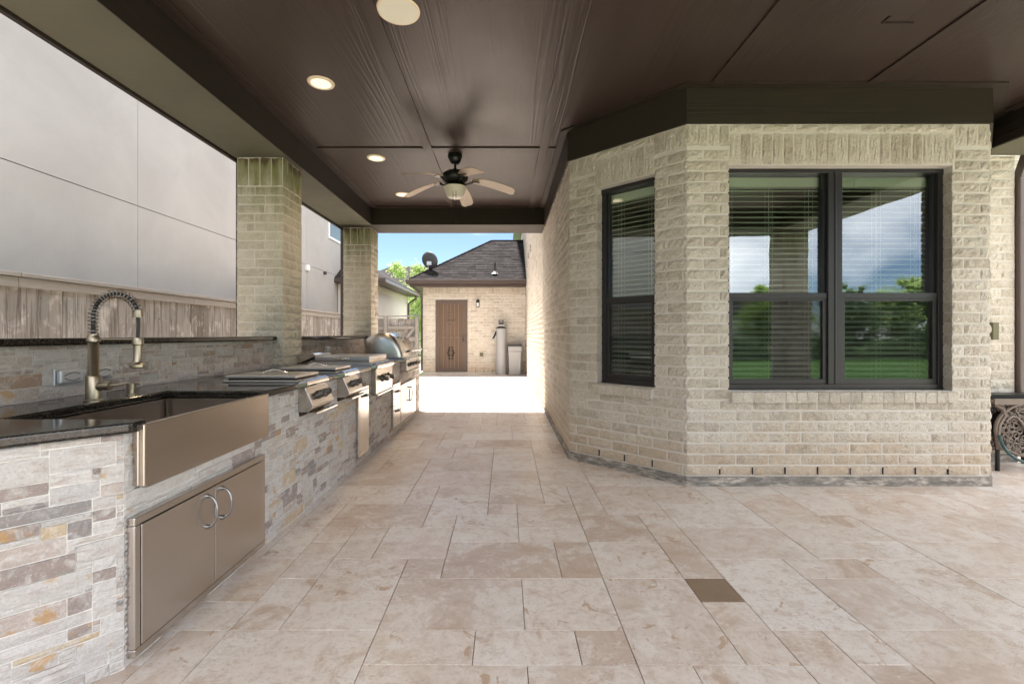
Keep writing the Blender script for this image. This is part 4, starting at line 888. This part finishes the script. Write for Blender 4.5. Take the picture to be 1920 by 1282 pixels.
for z in (.35, 1.38): MB().box(-3.515, -2.685, 13.80, 13.855, z, z + .09).obj('rail', 'rail_wood', gt, bevel=.004)
MB().box(-4.55, -3.625, 13.81, 13.855, 1.36, 1.45).obj('rail', 'rail_wood', gt, bevel=.004)
MB().prism([(-3.51, .445), (-3.40, .445), (-2.69, 1.375), (-2.80, 1.375)], 13.80, 13.855, 'y').obj('brace', 'rail_wood', gt)
MB().box(-2.86, -2.66, 13.77, 13.798, 1.02, 1.15).obj('latch_board', 'rail_wood', gt)
gm = MB()
r2 = random.Random(3)
for _ in range(2600):
    x, y = r2.uniform(-4.5, -2.78), r2.uniform(7.5, 13.7); h = r2.uniform(.04, .12); a = r2.uniform(0, 6.28); dx, dy = .006 * math.cos(a), .006 * math.sin(a); lx, ly = r2.uniform(-.03, .03), r2.uniform(-.03, .03)
    gm.add([(x - dx, y - dy, -.03), (x + dx, y + dy, -.03), (x + lx, y + ly, -.03 + h)], [(0, 1, 2)])
leafmat('grass_blade', (.05, .12, .02), (.11, .2, .04)); tag(gm.obj('grass', 'grass_blade'), kind='stuff')

# ------------------------------------------------------------------ garage wing at the end
gar = thing('garage', 'small beige brick wing with dark hipped shingle roof closing the passage', 'garage', (-1, 14.35, 0))
GYf, GX0, GX1 = 14.35, -2.555, .618
DX0, DX1, DZ0, DZ1 = -2.16, -1.185, .06, 2.29
m = MB(); wallcore(m, (GX0, GYf), (GX1, GYf), 0, 2.72, [(DX0 - GX0, DX1 - GX0, DZ0, DZ1)], .1); m.box(GX0, GX0 + .1, GYf + .1, 19.2, 0, 2.72).box(GX0 + .1, GX1, 19.1, 19.2, 0, 2.72); m.obj('mortar_wall', 'mortar', gar)
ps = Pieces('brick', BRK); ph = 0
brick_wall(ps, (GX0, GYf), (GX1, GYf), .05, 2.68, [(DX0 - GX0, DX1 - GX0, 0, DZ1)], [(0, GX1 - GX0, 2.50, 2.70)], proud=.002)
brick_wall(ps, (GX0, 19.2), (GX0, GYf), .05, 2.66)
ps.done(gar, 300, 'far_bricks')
for x in (-.93, -.68, -.42): MB().box(x, x + .012, GYf - .012, GYf, .05, .14).obj('weep_slot', 'dark_gap', gar)
e0x, e0y, ze, pit_, dd = -2.89, 13.95, 2.87, .683, 2.40
gxr, yb = .628, 13.95 + 2 * 2.40
zr_ = ze + pit_ * dd
MB().add([(e0x, e0y, ze - .01), (gxr, e0y, ze - .01), (gxr, yb, ze - .01), (e0x, yb, ze - .01), (e0x + dd, e0y + dd, zr_ - .03), (gxr, e0y + dd, zr_ - .03)], [(0, 1, 5, 4), (1, 2, 5), (2, 3, 4, 5), (3, 0, 4), (0, 3, 2, 1)]).obj('roof_deck', 'asphalt_shingle', gar)
sh = MB(); nrow = 24; r3 = random.Random(5)
for rr_ in range(nrow):
    d0_ = dd * rr_ / nrow; d1_ = min(dd, d0_ + dd / nrow * 1.25); t0 = .012
    # front slope
    x = e0x + d0_ - r3.uniform(0, .2)
    while x < gxr:
        w = r3.uniform(.12, .34); xa_, xb_ = max(x, e0x + d0_), min(x + w, gxr)
        if xb_ - xa_ > .01:
            k0, k1 = max(xa_, e0x + d1_), max(xb_, e0x + d1_); tt = t0 + r3.uniform(0, .008)
            sh.add([(xa_, e0y + d0_, ze + pit_ * d0_ + tt), (xb_, e0y + d0_, ze + pit_ * d0_ + tt), (k1, e0y + d1_, ze + pit_ * d1_ + .002), (k0, e0y + d1_, ze + pit_ * d1_ + .002), (xa_, e0y + d0_, ze + pit_ * d0_ - .004), (xb_, e0y + d0_, ze + pit_ * d0_ - .004)], [(0, 1, 2, 3), (4, 5, 1, 0)])
        x += w
    y = e0y + d0_
    while y < yb - d0_:
        w = r3.uniform(.12, .34); ya, yb_ = y, min(y + w, yb - d0_); k0, k1 = max(ya, e0y + d1_), max(yb_, e0y + d1_); tt = t0 + r3.uniform(0, .008)
        sh.add([(e0x + d0_, ya, ze + pit_ * d0_ + tt), (e0x + d0_, yb_, ze + pit_ * d0_ + tt), (e0x + d1_, k1, ze + pit_ * d1_ + .002), (e0x + d1_, k0, ze + pit_ * d1_ + .002)], [(0, 1, 2, 3)]); y += w
tag(sh.obj('shingles', 'asphalt_shingle', gar), kind='stuff')
hc = MB()
for k in range(22):
    d0_ = dd * k / 22; d1_ = dd * (k + 1.15) / 22; hc.tube([(e0x + d0_, e0y + d0_, ze + pit_ * d0_ + .022), (e0x + min(d1_, dd), e0y + min(d1_, dd), ze + pit_ * min(d1_, dd) + .012)], .030, 6)
for k in range(6): hc.tube([(e0x + dd + k * .2, e0y + dd, zr_ + .012), (min(gxr, e0x + dd + k * .2 + .21), e0y + dd, zr_ + .012)], .03, 6)
hc.obj('ridge_caps', 'asphalt_shingle', gar)
MB().box(e0x - .10, gxr, e0y - .11, e0y - .003, ze - .13, ze - .005).box(e0x - .10, e0x - .003, e0y - .003, yb, ze - .13, ze - .005).obj('gutter', 'gutter_brown', gar, bevel=.012)
MB().box(e0x, gxr, e0y, e0y + .03, ze - .21, ze - .011).box(e0x, e0x + .03, e0y + .03, yb, ze - .21, ze - .011).obj('fascia_board', 'gutter_brown', gar)
MB().box(e0x + .03, gxr, e0y + .03, GYf - .015, ze - .20, ze - .18).box(e0x + .03, GX0 - .004, GYf - .015, yb, ze - .20, ze - .18).obj('eave_soffit', 'gutter_brown', gar)
MB().tube([(e0x + .12, 14.0, ze - .14), (e0x + .12, 14.05, ze - .25), (GX0 - .04, 14.30, ze - .42), (GX0 - .04, 14.42, ze - .60), (GX0 - .04, 14.42, .1)], .04, 8).obj('downspout', 'gutter_brown', gar, smooth=40)
MB().cyl((-.33, 14.24, 3.05), (-.33, 14.24, 3.42), .036, n=14).obj('vent_pipe', 'roof_vent', gar, smooth=40)
MB().lathe([(.11, .0), (.10, .02), (.045, .06), (.032, .10)], c=(-.33, 14.24, 3.07), n=16).obj('pipe_flashing', 'zinc_cover', gar, smooth=40)
# security door
dr = MB().box(DX0, DX0 + .06, GYf - .02, GYf + .05, DZ0, DZ1).box(DX1 - .06, DX1, GYf - .02, GYf + .05, DZ0, DZ1).box(DX0 + .06, DX1 - .06, GYf - .02, GYf + .05, DZ1 - .06, DZ1).box(DX0 + .06, DX1 - .06, GYf - .02, GYf + .05, DZ0, DZ0 + .05).obj('security_door', 'brown_door_metal', gar, bevel=.006)
dr['label'] = 'brown iron security door with scrollwork'
MB().box(DX0 + .062, DX0 + .12, GYf - .015, GYf + .03, DZ0 + .055, DZ1 - .065).box(DX1 - .16, DX1 - .062, GYf - .015, GYf + .03, DZ0 + .055, DZ1 - .065).box(DX0 + .12, DX1 - .16, GYf - .015, GYf + .03, DZ1 - .13, DZ1 - .065).box(DX0 + .12, DX1 - .16, GYf - .015, GYf + .03, DZ0 + .055, DZ0 + .12).obj('leaf_frame', 'brown_door_metal', dr, bevel=.004)
MB().box(DX0 + .115, DX1 - .155, GYf + .012, GYf + .02, DZ0 + .11, DZ1 - .12).obj('screen', 'door_screen', dr)
xb0, xb1 = DX0 + .12, DX1 - .16; brm = MB().box(-.008, .008, -.006, .006, 0, 1).mesh('bar', 'door_bar')
for k in range(1, 6): place(brm, 'bar', dr, (xb0 + (xb1 - xb0) * k / 6, GYf - .002, DZ0 + .12), scale=(1, 1, DZ1 - .13 - DZ0 - .12))
MB().box(xb0, xb1, GYf - .012, GYf - .004, 1.12, 1.132).obj('cross_bar', 'door_bar', dr)
xc = (xb0 + xb1) / 2
def scroll(m, cx, cz, s, flip=1, turns=1.2):
    pts_ = [(cx + flip * s * (1 - k / 18 * .75) * math.cos(2 * math.pi * turns * k / 18), GYf - .016, cz + s * (1 - k / 18 * .75) * math.sin(2 * math.pi * turns * k / 18)) for k in range(19)]
    m.tube(pts_, .008, 5)
for (cz, mt) in ((1.66, 'door_bar'), (.64, 'black_metal')):
    m = MB()
    for f_ in (-1, 1):
        for q in (-1, 1): scroll(m, xc + f_ * .055, cz + q * .075, .045, f_ * q); scroll(m, xc + f_ * .04, cz + q * .17, .03, -f_ * q); scroll(m, xc + f_ * .09, cz, .035, f_)
    m.obj('scrollwork', mt, dr, smooth=40)
m = MB()
for q in (-.16, 0.0, .16): scroll(m, xc + q - .03, 1.13, .032, 1); scroll(m, xc + q + .03, 1.13, .032, -1)
m.obj('scrollwork', 'door_bar', dr, smooth=40)
lk = MB().box(DX1 - .145, DX1 - .085, GYf - .035, GYf - .0155, .98, 1.19).obj('lock_plate', 'grey_knob', dr, bevel=.004); MB().lathe([(.0, -.07), (.024, -.066), (.026, -.045), (.012, -.036), (.012, -.02)], c=(DX1 - .115, GYf, 1.05), n=14, axis='y').obj('door_knob', 'black_metal', lk, smooth=40)
wl = thing('wall_lantern', 'small black arched wall lantern right of the brown iron door', 'wall light', (-.857, GYf, 2.2))
MB().prism([(-.90, 2.06), (-.81, 2.06), (-.81, 2.24)] + [(-.855 + .045 * math.cos(R(a)), 2.24 + .045 * math.sin(R(a))) for a in (30, 60, 90, 120, 150)] + [(-.90, 2.24)], GYf - .03, GYf - .006, 'y').obj('back_plate', 'black_metal', wl)
MB().lathe([(.0, .0), (.05, .005), (.055, .05), (.045, .075), (.02, .10), (.0, .105)], c=(-.855, GYf - .085, 2.20), n=16).obj('lantern_hood', 'black_metal', wl, smooth=40)
MB().lathe([(.0, .0), (.034, .002), (.038, .12), (.0, .121)], c=(-.855, GYf - .085, 2.075), n=16).obj('lantern_glass', 'clear_plastic', wl, smooth=40)
# satellite dish
ds = thing('satellite_dish', 'dark grey satellite dish mounted on the corner of the shingle roof', 'satellite dish', (-2.41, 14.43, 3.2))
nrm = Vector((.35, .85, .38)).normalized(); cc = Vector((-2.36, 14.35, 3.50)); up = nrm.orthogonal().normalized(); sv = nrm.cross(up); m = MB(); vs = [cc - nrm * .02]; nr, na = 5, 28
for i in range(1, nr + 1):
    for k in range(na):
        a = 2 * math.pi * k / na; q = i / nr; vs.append(cc + (up * math.cos(a) + sv * math.sin(a)) * .275 * q + nrm * (.06 * q * q - .02))
fs = [(0, 1 + k, 1 + (k + 1) % na) for k in range(na)] + [(1 + (i - 1) * na + k, 1 + i * na + k, 1 + i * na + (k + 1) % na, 1 + (i - 1) * na + (k + 1) % na) for i in range(1, nr) for k in range(na)]
o = m.add(vs, fs).obj('reflector', 'dish_grey', ds, smooth=60); sm_ = o.modifiers.new('thick', 'SOLIDIFY'); sm_.thickness = .008
MB().tube([(-2.41, 14.43, 3.18), (-2.41, 14.43, 3.34), cc - nrm * .06], .018, 8).box(-2.43, -2.29, 14.30, 14.36, 3.36, 3.47).obj('mount', 'zinc_cover', ds, smooth=40)
MB().tube([cc - up * .3, cc - up * .22 + nrm * .32], .012, 6).box(*(cc.x - .03 + .1, cc.x + .03 + .1), cc.y + .28, cc.y + .36, cc.z - .02, cc.z + .06).obj('feed_arm', 'dish_grey', ds)
# water softener + brine tank
ws = thing('water_softener', 'tall grey cylindrical water softener tank with black control head', 'water softener', (-.137, 14.1, 0))
fl('tank', MB().lathe([(.14, .0), (.148, .01), (.150, .05), (.150, 1.40), (.0, 1.40)], n=32), 'tank_grey', ws)
fl('collar', MB().lathe([(.158, 1.401), (.156, 1.425), (.09, 1.46), (.06, 1.475), (.0, 1.475)], n=30), 'tank_lid', ws)
fl('valve_neck', MB().box(-.09, .09, -.07, .07, 1.476, 1.51), 'white_vinyl', ws)
MB().box(-.075, .075, -.09, .08, 1.511, 1.655).obj('control_head', 'tank_lid', ws, bevel=.012, local=True)
MB().box(-.04, .04, -.0925, -.0905, 1.60, 1.63).obj('display', 'grey_plastic', ws, local=True)
fl('side_hose', MB().tube([(-.14, -.02, 1.30), (-.19, -.04, 1.20), (-.24, -.05, 1.10)], [.035, .028, .03], 10), 'black_rubber', ws)
fl('hose_clamp', MB().tube([(-.24, -.05, 1.10), (-.27, -.05, 1.03)], [.031, .024], 10), 'polished_steel', ws)
fl('drain_tube', MB().tube([(.08, 0, 1.60), (.15, .02, 1.58), (.185, .04, 1.45), (.17, .05, 1.2), (.165, .06, .1)], .007, 6), 'grey_plastic', ws)
bt_ = thing('brine_tank', 'short square grey brine tank with dark lid beside the corridor wall', 'salt tank', (.28, 14.12, 0))
m = MB(); m.add([(-.17, -.17, 0), (.17, -.17, 0), (.17, .17, 0), (-.17, .17, 0), (-.195, -.195, .72), (.195, -.195, .72), (.195, .195, .72), (-.195, .195, .72)], [(0, 3, 2, 1), (4, 5, 6, 7), (0, 1, 5, 4), (1, 2, 6, 5), (2, 3, 7, 6), (3, 0, 4, 7)]); m.obj('tank', 'tank_grey', bt_, local=True, bevel=.02)
MB().box(-.205, .205, -.205, .205, .721, .86).obj('upper_band', 'tank_grey', bt_, local=True, bevel=.012)
MB().box(-.212, .212, -.212, .212, .861, .925).obj('lid', 'tank_lid', bt_, local=True, bevel=.02)
ol = thing('outdoor_outlet', 'small tan outlet box low on the brick between door and grey tank', 'outlet', (-.74, GYf, .61))
MB().box(-.80, -.69, GYf - .045, GYf - .006, .55, .66).obj('box', 'olive_box', ol, bevel=.006); MB().tube([(-.70, GYf - .03, .62), (-.55, GYf - .025, .61), (-.40, GYf - .03, .585), (-.28, GYf - .05, .60)], .006, 6).obj('wire', 'grey_plastic', ol, smooth=40)

# ------------------------------------------------------------------ neighbour house, wing, far houses
nb = thing('neighbour_house', 'tall pale stucco neighbouring house rising behind the board fence', 'house', (-5.7, 8, 0))
XN = -5.62
MB().box(XN - .30, XN - .018, -5, 17.6, -.1, 7.4).obj('backing_wall', 'groove_grey', nb)
ys_ = [-4.94, 1.07, 7.09, 13.12, 17.6]
for j in range(4):
    for (za, zb) in ((-.1, 3.18), (3.188, 7.4)): 
        if j == 3 and za > 3:
            MB().box(XN - .018, XN, ys_[j] + .004, 14.7, za, zb).box(XN - .018, XN, 16.02, ys_[j + 1] - .004, za, zb).box(XN - .018, XN, 14.7, 16.02, za, 4.28).box(XN - .018, XN, 14.7, 16.02, 4.95, zb).obj('stucco_panel', 'stucco', nb)
        else: MB().box(XN - .018, XN, ys_[j] + .004, ys_[j + 1] - .004, za, zb - .004).obj('stucco_panel', 'stucco', nb)
MB().box(XN - .30, XN, 17.601, 17.66, -.1, 7.4).obj('corner_trim', 'stucco', nb)
wn = MB().box(XN - .01, XN + .03, 14.7, 14.78, 4.28, 4.95).box(XN - .01, XN + .03, 15.94, 16.02, 4.28, 4.95).box(XN - .01, XN + .03, 14.78, 15.94, 4.28, 4.35).box(XN - .01, XN + .03, 14.78, 15.94, 4.88, 4.95).obj('window', 'white_vinyl', nb)
MB().add([(XN + .002, 14.78, 4.35), (XN + .002, 15.94, 4.35), (XN + .002, 15.94, 4.88), (XN + .002, 14.78, 4.88)], [(0, 1, 2, 3)]).obj('pane', 'teal_blind', wn)
for (y_, z_, s_) in ((13.0, 3.02, .16), (14.3, 3.07, .09), (15.5, 3.12, .12)): MB().box(XN, XN + .08, y_, y_ + s_, z_, z_ + s_).obj('wall_vent', 'white_vinyl' if s_ > .13 else 'roof_vent', nb, bevel=.008)
MB().box(XN - 9, XN + .5, -5.6, 18.1, 7.401, 7.6).obj('eave', 'gutter_brown', nb); MB().add([(XN - 9, -5.6, 7.601), (XN + .5, -5.6, 7.601), (XN + .5, 18.1, 7.601), (XN - 9, 18.1, 7.601), (XN - 4.5, -1, 10), (XN - 4.5, 13.5, 10)], [(0, 1, 4), (1, 2, 5, 4), (2, 3, 5), (3, 0, 4, 5)]).obj('roof', 'far_shingle', nb)
wg = thing('neighbour_wing', 'low cream stucco wing with brown eave behind the wooden gate', 'house wing', (-5, 17, 0))
MB().box(-8, -4.42, 17.7, 20.9, -.1, 3.12).box(-5.6, -4.42, 15.5, 17.7, -.1, 3.12).obj('wall', 'wing_stucco', wg)
MB().box(-5.6, -4.405, 15.49, 20.91, 2.70, 2.90).obj('band', 'cream_trim', wg)
MB().box(-8, -3.93, 15.2, 21.2, 2.93, 3.07).obj('eave', 'gutter_brown', wg, bevel=.02)
MB().add([(-8, 15.2, 3.071), (-3.93, 15.2, 3.071), (-3.93, 21.2, 3.071), (-8, 21.2, 3.071), (-6, 17.2, 4.3), (-6, 19.2, 4.3)], [(0, 1, 4), (1, 2, 5, 4), (2, 3, 5), (3, 0, 4, 5)]).obj('roof', 'far_shingle', wg)
MB().tube([(-4.0, 20.6, 2.95), (-4.0, 20.6, 2.80), (-4.36, 20.85, 2.60), (-4.36, 20.85, 0)], .045, 8).obj('downspout', 'gutter_brown', wg, smooth=40)

def house_far(loc, w, d, h, rh, label, cat='house', mat='mortar'):
    t_ = thing('distant_house', label, cat, loc); x, y, _ = loc
    MB().box(x - w / 2, x + w / 2, y - d / 2, y + d / 2, -.1, h).obj('wall', mat, t_)
    o_ = .5; MB().add([(x - w / 2 - o_, y - d / 2 - o_, h), (x + w / 2 + o_, y - d / 2 - o_, h), (x + w / 2 + o_, y + d / 2 + o_, h), (x - w / 2 - o_, y + d / 2 + o_, h), (x - w / 2 + d / 2, y, h + rh), (x + w / 2 - d / 2, y, h + rh)], [(0, 1, 5, 4), (1, 2, 5), (2, 3, 4, 5), (3, 0, 4), (0, 3, 2, 1)]).obj('roof', 'far_shingle', t_)
    for k in range(4):
        xx = x - w / 2 + w * (k + .5) / 4
        for yy in (y - d / 2 - .02, y + d / 2 - .03):
            f = MB().box(xx - .6, xx + .6, yy, yy + .05, 1.0, 2.4).obj('window', 'window_bronze', t_)
    return t_
house_far((-6.4, 36, 0), 14, 9, 3.4, 3.1, 'distant house with grey hipped roof showing behind the satellite dish')
house_far((-3, -34, 0), 16, 9, 3.0, 3.2, 'brick house across the lawn, mirrored in the left pane of the wide window')
house_far((17, -38, 0), 15, 9, 3.0, 3.0, 'brick house across the lawn, mirrored in the right pane of the wide window')

# ------------------------------------------------------------------ trees
def tree_meshes(seed, h, rad, zc, nleaf, mat, leaf=.09, squash=1.0, fluffy=False):
    r_ = random.Random(seed); tk = MB(); tk.tube([(0, 0, -.1), (.03, .02, h * .3), (-.02, .05, h * .62)], [.13, .10, .05], 8); tips = []
    for k in range(11):
        a = r_.uniform(0, 6.28); z0_ = h * r_.uniform(.28, .6); l = rad * r_.uniform(.5, .95); e = (l * math.cos(a), l * math.sin(a), z0_ + l * r_.uniform(.4, 1.1))
        tk.tube([(0, 0, z0_), (e[0] * .5, e[1] * .5, z0_ + (e[2] - z0_) * .6), e], [.045, .03, .012], 6); tips.append(Vector(e))
    cl = []
    for k in range(46):
        v = Vector((r_.gauss(0, 1), r_.gauss(0, 1), r_.gauss(0, 1))).normalized() * r_.uniform(.35, 1.0); c_ = Vector((v.x * rad, v.y * rad, zc + v.z * (h - zc) * squash)); cl.append((c_, rad * r_.uniform(.16, .34)))
    for tpt in tips: cl.append((tpt, rad * .25))
    for k in range(10): a = r_.uniform(0, 6.28); cl.append((Vector((rad * .5 * math.cos(a), rad * .5 * math.sin(a), h * r_.uniform(.90, 1.05))), rad * .13))
    if fluffy: cl = [(c_, q * 1.55) for c_, q in cl]
    lf = MB()
    for k in range(nleaf):
        c_, q = r_.choice(cl); p = c_ + Vector((r_.gauss(0, .5), r_.gauss(0, .5), r_.gauss(0, .45))) * q; a = Vector((r_.gauss(0, 1), r_.gauss(0, 1), r_.gauss(0, .6))).normalized(); b_ = a.orthogonal().normalized(); s_ = leaf * r_.uniform(.6, 1.3)
        lf.add([p - a * s_, p + b_ * s_ * .35, p + a * s_, p - b_ * s_ * .35], [(0, 1, 2, 3)])
    return tk.mesh('trunk', 'bark', 40), lf.mesh('crown', mat)
def tree(loc, ms, label, group=None, s=1.0, rz=0):
    t_ = thing('leafy_tree', label, 'tree', loc, group); t_.rotation_euler.z = rz; t_.scale = (s, s, s); place(ms[0], 'trunk', t_, local=True); place(ms[1], 'crown', t_, local=True); return t_
tree((-4.75, 22.6, 0), tree_meshes(11, 4.3, 1.45, 2.2, 17000, 'bright_leaf', .06, fluffy=True), 'bright green leafy tree between the neighbour wing and the brick garage')
tA = tree_meshes(21, 6.2, 2.3, 3.4, 9000, 'dark_leaf', .15); tB = tree_meshes(31, 5.0, 2.4, 2.7, 8000, 'bright_leaf', .15)
lbl = ['dark green tree across the lawn, reflected left of the column', 'light green tree across the lawn, reflected beside the column', 'dark tree across the lawn, reflected at the centre of the right pane', 'round bright tree across the lawn, reflected low in the right pane', 'dark spreading tree across the lawn, reflected at the far right']
for i, (x, y, s, ms) in enumerate(((3.2, -19, .52, tA), (9.5, -19.5, .55, tB), (15.3, -18.5, .74, tB), (19.3, -18.5, .62, tA), (23, -19, .85, tB), (-6, -19, .8, tB), (30, -17, .9, tB))):
    tree((x, y, 0), ms, (lbl + ['bright tree across the lawn behind the camera on the left', 'bright tree at the far right corner of the back lawn'])[i], 'trees along the back fence', s, i * 1.3)
hd = MB(); r5 = random.Random(9)
for k in range(16000):
    x = r5.uniform(-14, 32); y = -15.2 - abs(r5.gauss(0, .5)); z = r5.uniform(0, 1.0 + .5 * math.sin(x * 1.3) + .3 * math.sin(x * 3.1)); s_ = .10; a = r5.uniform(0, 6.28); b = r5.uniform(-.6, .6)
    hd.add([(x - s_ * math.cos(a), y, z), (x, y + s_ * .4, z - s_ * .5), (x + s_ * math.cos(a), y + b * s_, z + .02), (x, y - s_ * .4, z + s_ * .6)], [(0, 1, 2, 3)])
tag(hd.obj('hedge', 'dark_leaf'), kind='stuff')
mf = thing('metal_fence', 'black metal picket fence along the back of the lawn', 'fence', (8, -13.5, 0))
m = MB(); x = -14
while x < 32: m.box(x, x + .018, -13.51, -13.49, 0, 1.35); x += .12
tag(m.obj('pickets', 'black_metal', mf), kind='stuff'); MB().box(-14, 32, -13.515, -13.485, .12, .15).box(-14, 32, -13.515, -13.485, 1.2, 1.23).obj('rail', 'black_metal', mf)

# ------------------------------------------------------------------ hose reel
hr = thing('hose_reel', 'ornate cast bronze hose reel with teal hose beside the brick pier', 'hose reel', (4.66, 4.25, 0))
cx, cz = 4.66, .375
def rl(name, m, mat, sm=40): return m.obj(name, mat, hr, smooth=sm)
for yy in (4.13, 4.38):
    m = MB(); m.tube([(cx + .30 * math.cos(2 * math.pi * k / 36), yy, cz + .235 * math.sin(2 * math.pi * k / 36)) for k in range(36)], .014, 6, close=True)
    m.tube([(cx - .31, yy, .60), (cx - .235, yy, .56), (cx - .22, yy, .50), (cx - .27, yy, .42), (cx - .285, yy, .30), (cx - .27, yy, .20)], .02, 6)
    m.tube([(cx + .31, yy, .60), (cx + .235, yy, .56), (cx + .22, yy, .50), (cx + .27, yy, .42), (cx + .285, yy, .30), (cx + .27, yy, .20)], .02, 6)
    rs_ = random.Random(4)
    for q in range(64):
        a = q * 2.399; rr_ = .035 + .235 * math.sqrt(q / 64); ox, oz = rr_ * math.cos(a), rr_ * .80 * math.sin(a); s_ = rs_.uniform(.026, .042); f_ = 1 if q % 2 else -1; ph_ = rs_.uniform(0, 6)
        m.tube([(cx + ox + f_ * s_ * (1 - k / 12 * .7) * math.cos(ph_ + 7.5 * k / 12), yy, cz + oz + s_ * (1 - k / 12 * .7) * math.sin(ph_ + 7.5 * k / 12)) for k in range(13)], .0085, 5)
    m.tube([(cx - .22 + .44 * k / 14, yy - .01, cz + .12 * math.sin(math.pi * 2 * k / 14 + .6)) for k in range(15)], .013, 6)
    rl('side_plate', m, 'reel_bronze')
rl('axle', MB().cyl((cx, 4.12, cz), (cx, 4.40, cz), .03, n=16), 'reel_bronze')
rl('top_tray', MB().box(cx - .34, cx + .34, 4.11, 4.40, .605, .625).box(cx - .34, cx + .34, 4.095, 4.1095, .60, .652), 'reel_bronze')
rl('tray_edge', MB().box(cx - .31, cx + .3, 4.22, 4.38, .626, .675), 'black_metal')
for (xx, yy) in ((cx - .25, 4.16), (cx - .25, 4.40), (cx + .25, 4.16), (cx + .25, 4.40)): rl('leg', MB().tube([(xx, yy, .30), (xx - .0, yy, .0)], .017, 8), 'black_metal')
m = MB()
for k in range(7): m.tube([(cx + .13 * math.cos(2 * math.pi * j / 30), 4.18 + k * .026, cz + .12 * math.sin(2 * math.pi * j / 30)) for j in range(30)], .017, 7, close=True)
rl('hose_coil', m, 'black_rubber'); m = MB()
hpts = [(cx - .302, 4.09, .33 + .0)] + [(cx - .02 + .29 * math.cos(R(a)), 4.09, .375 + .285 * math.sin(R(a))) for a in range(190, 345, 7)]
m.tube(hpts, .012, 8)
rl('hose', m, 'hose_teal')
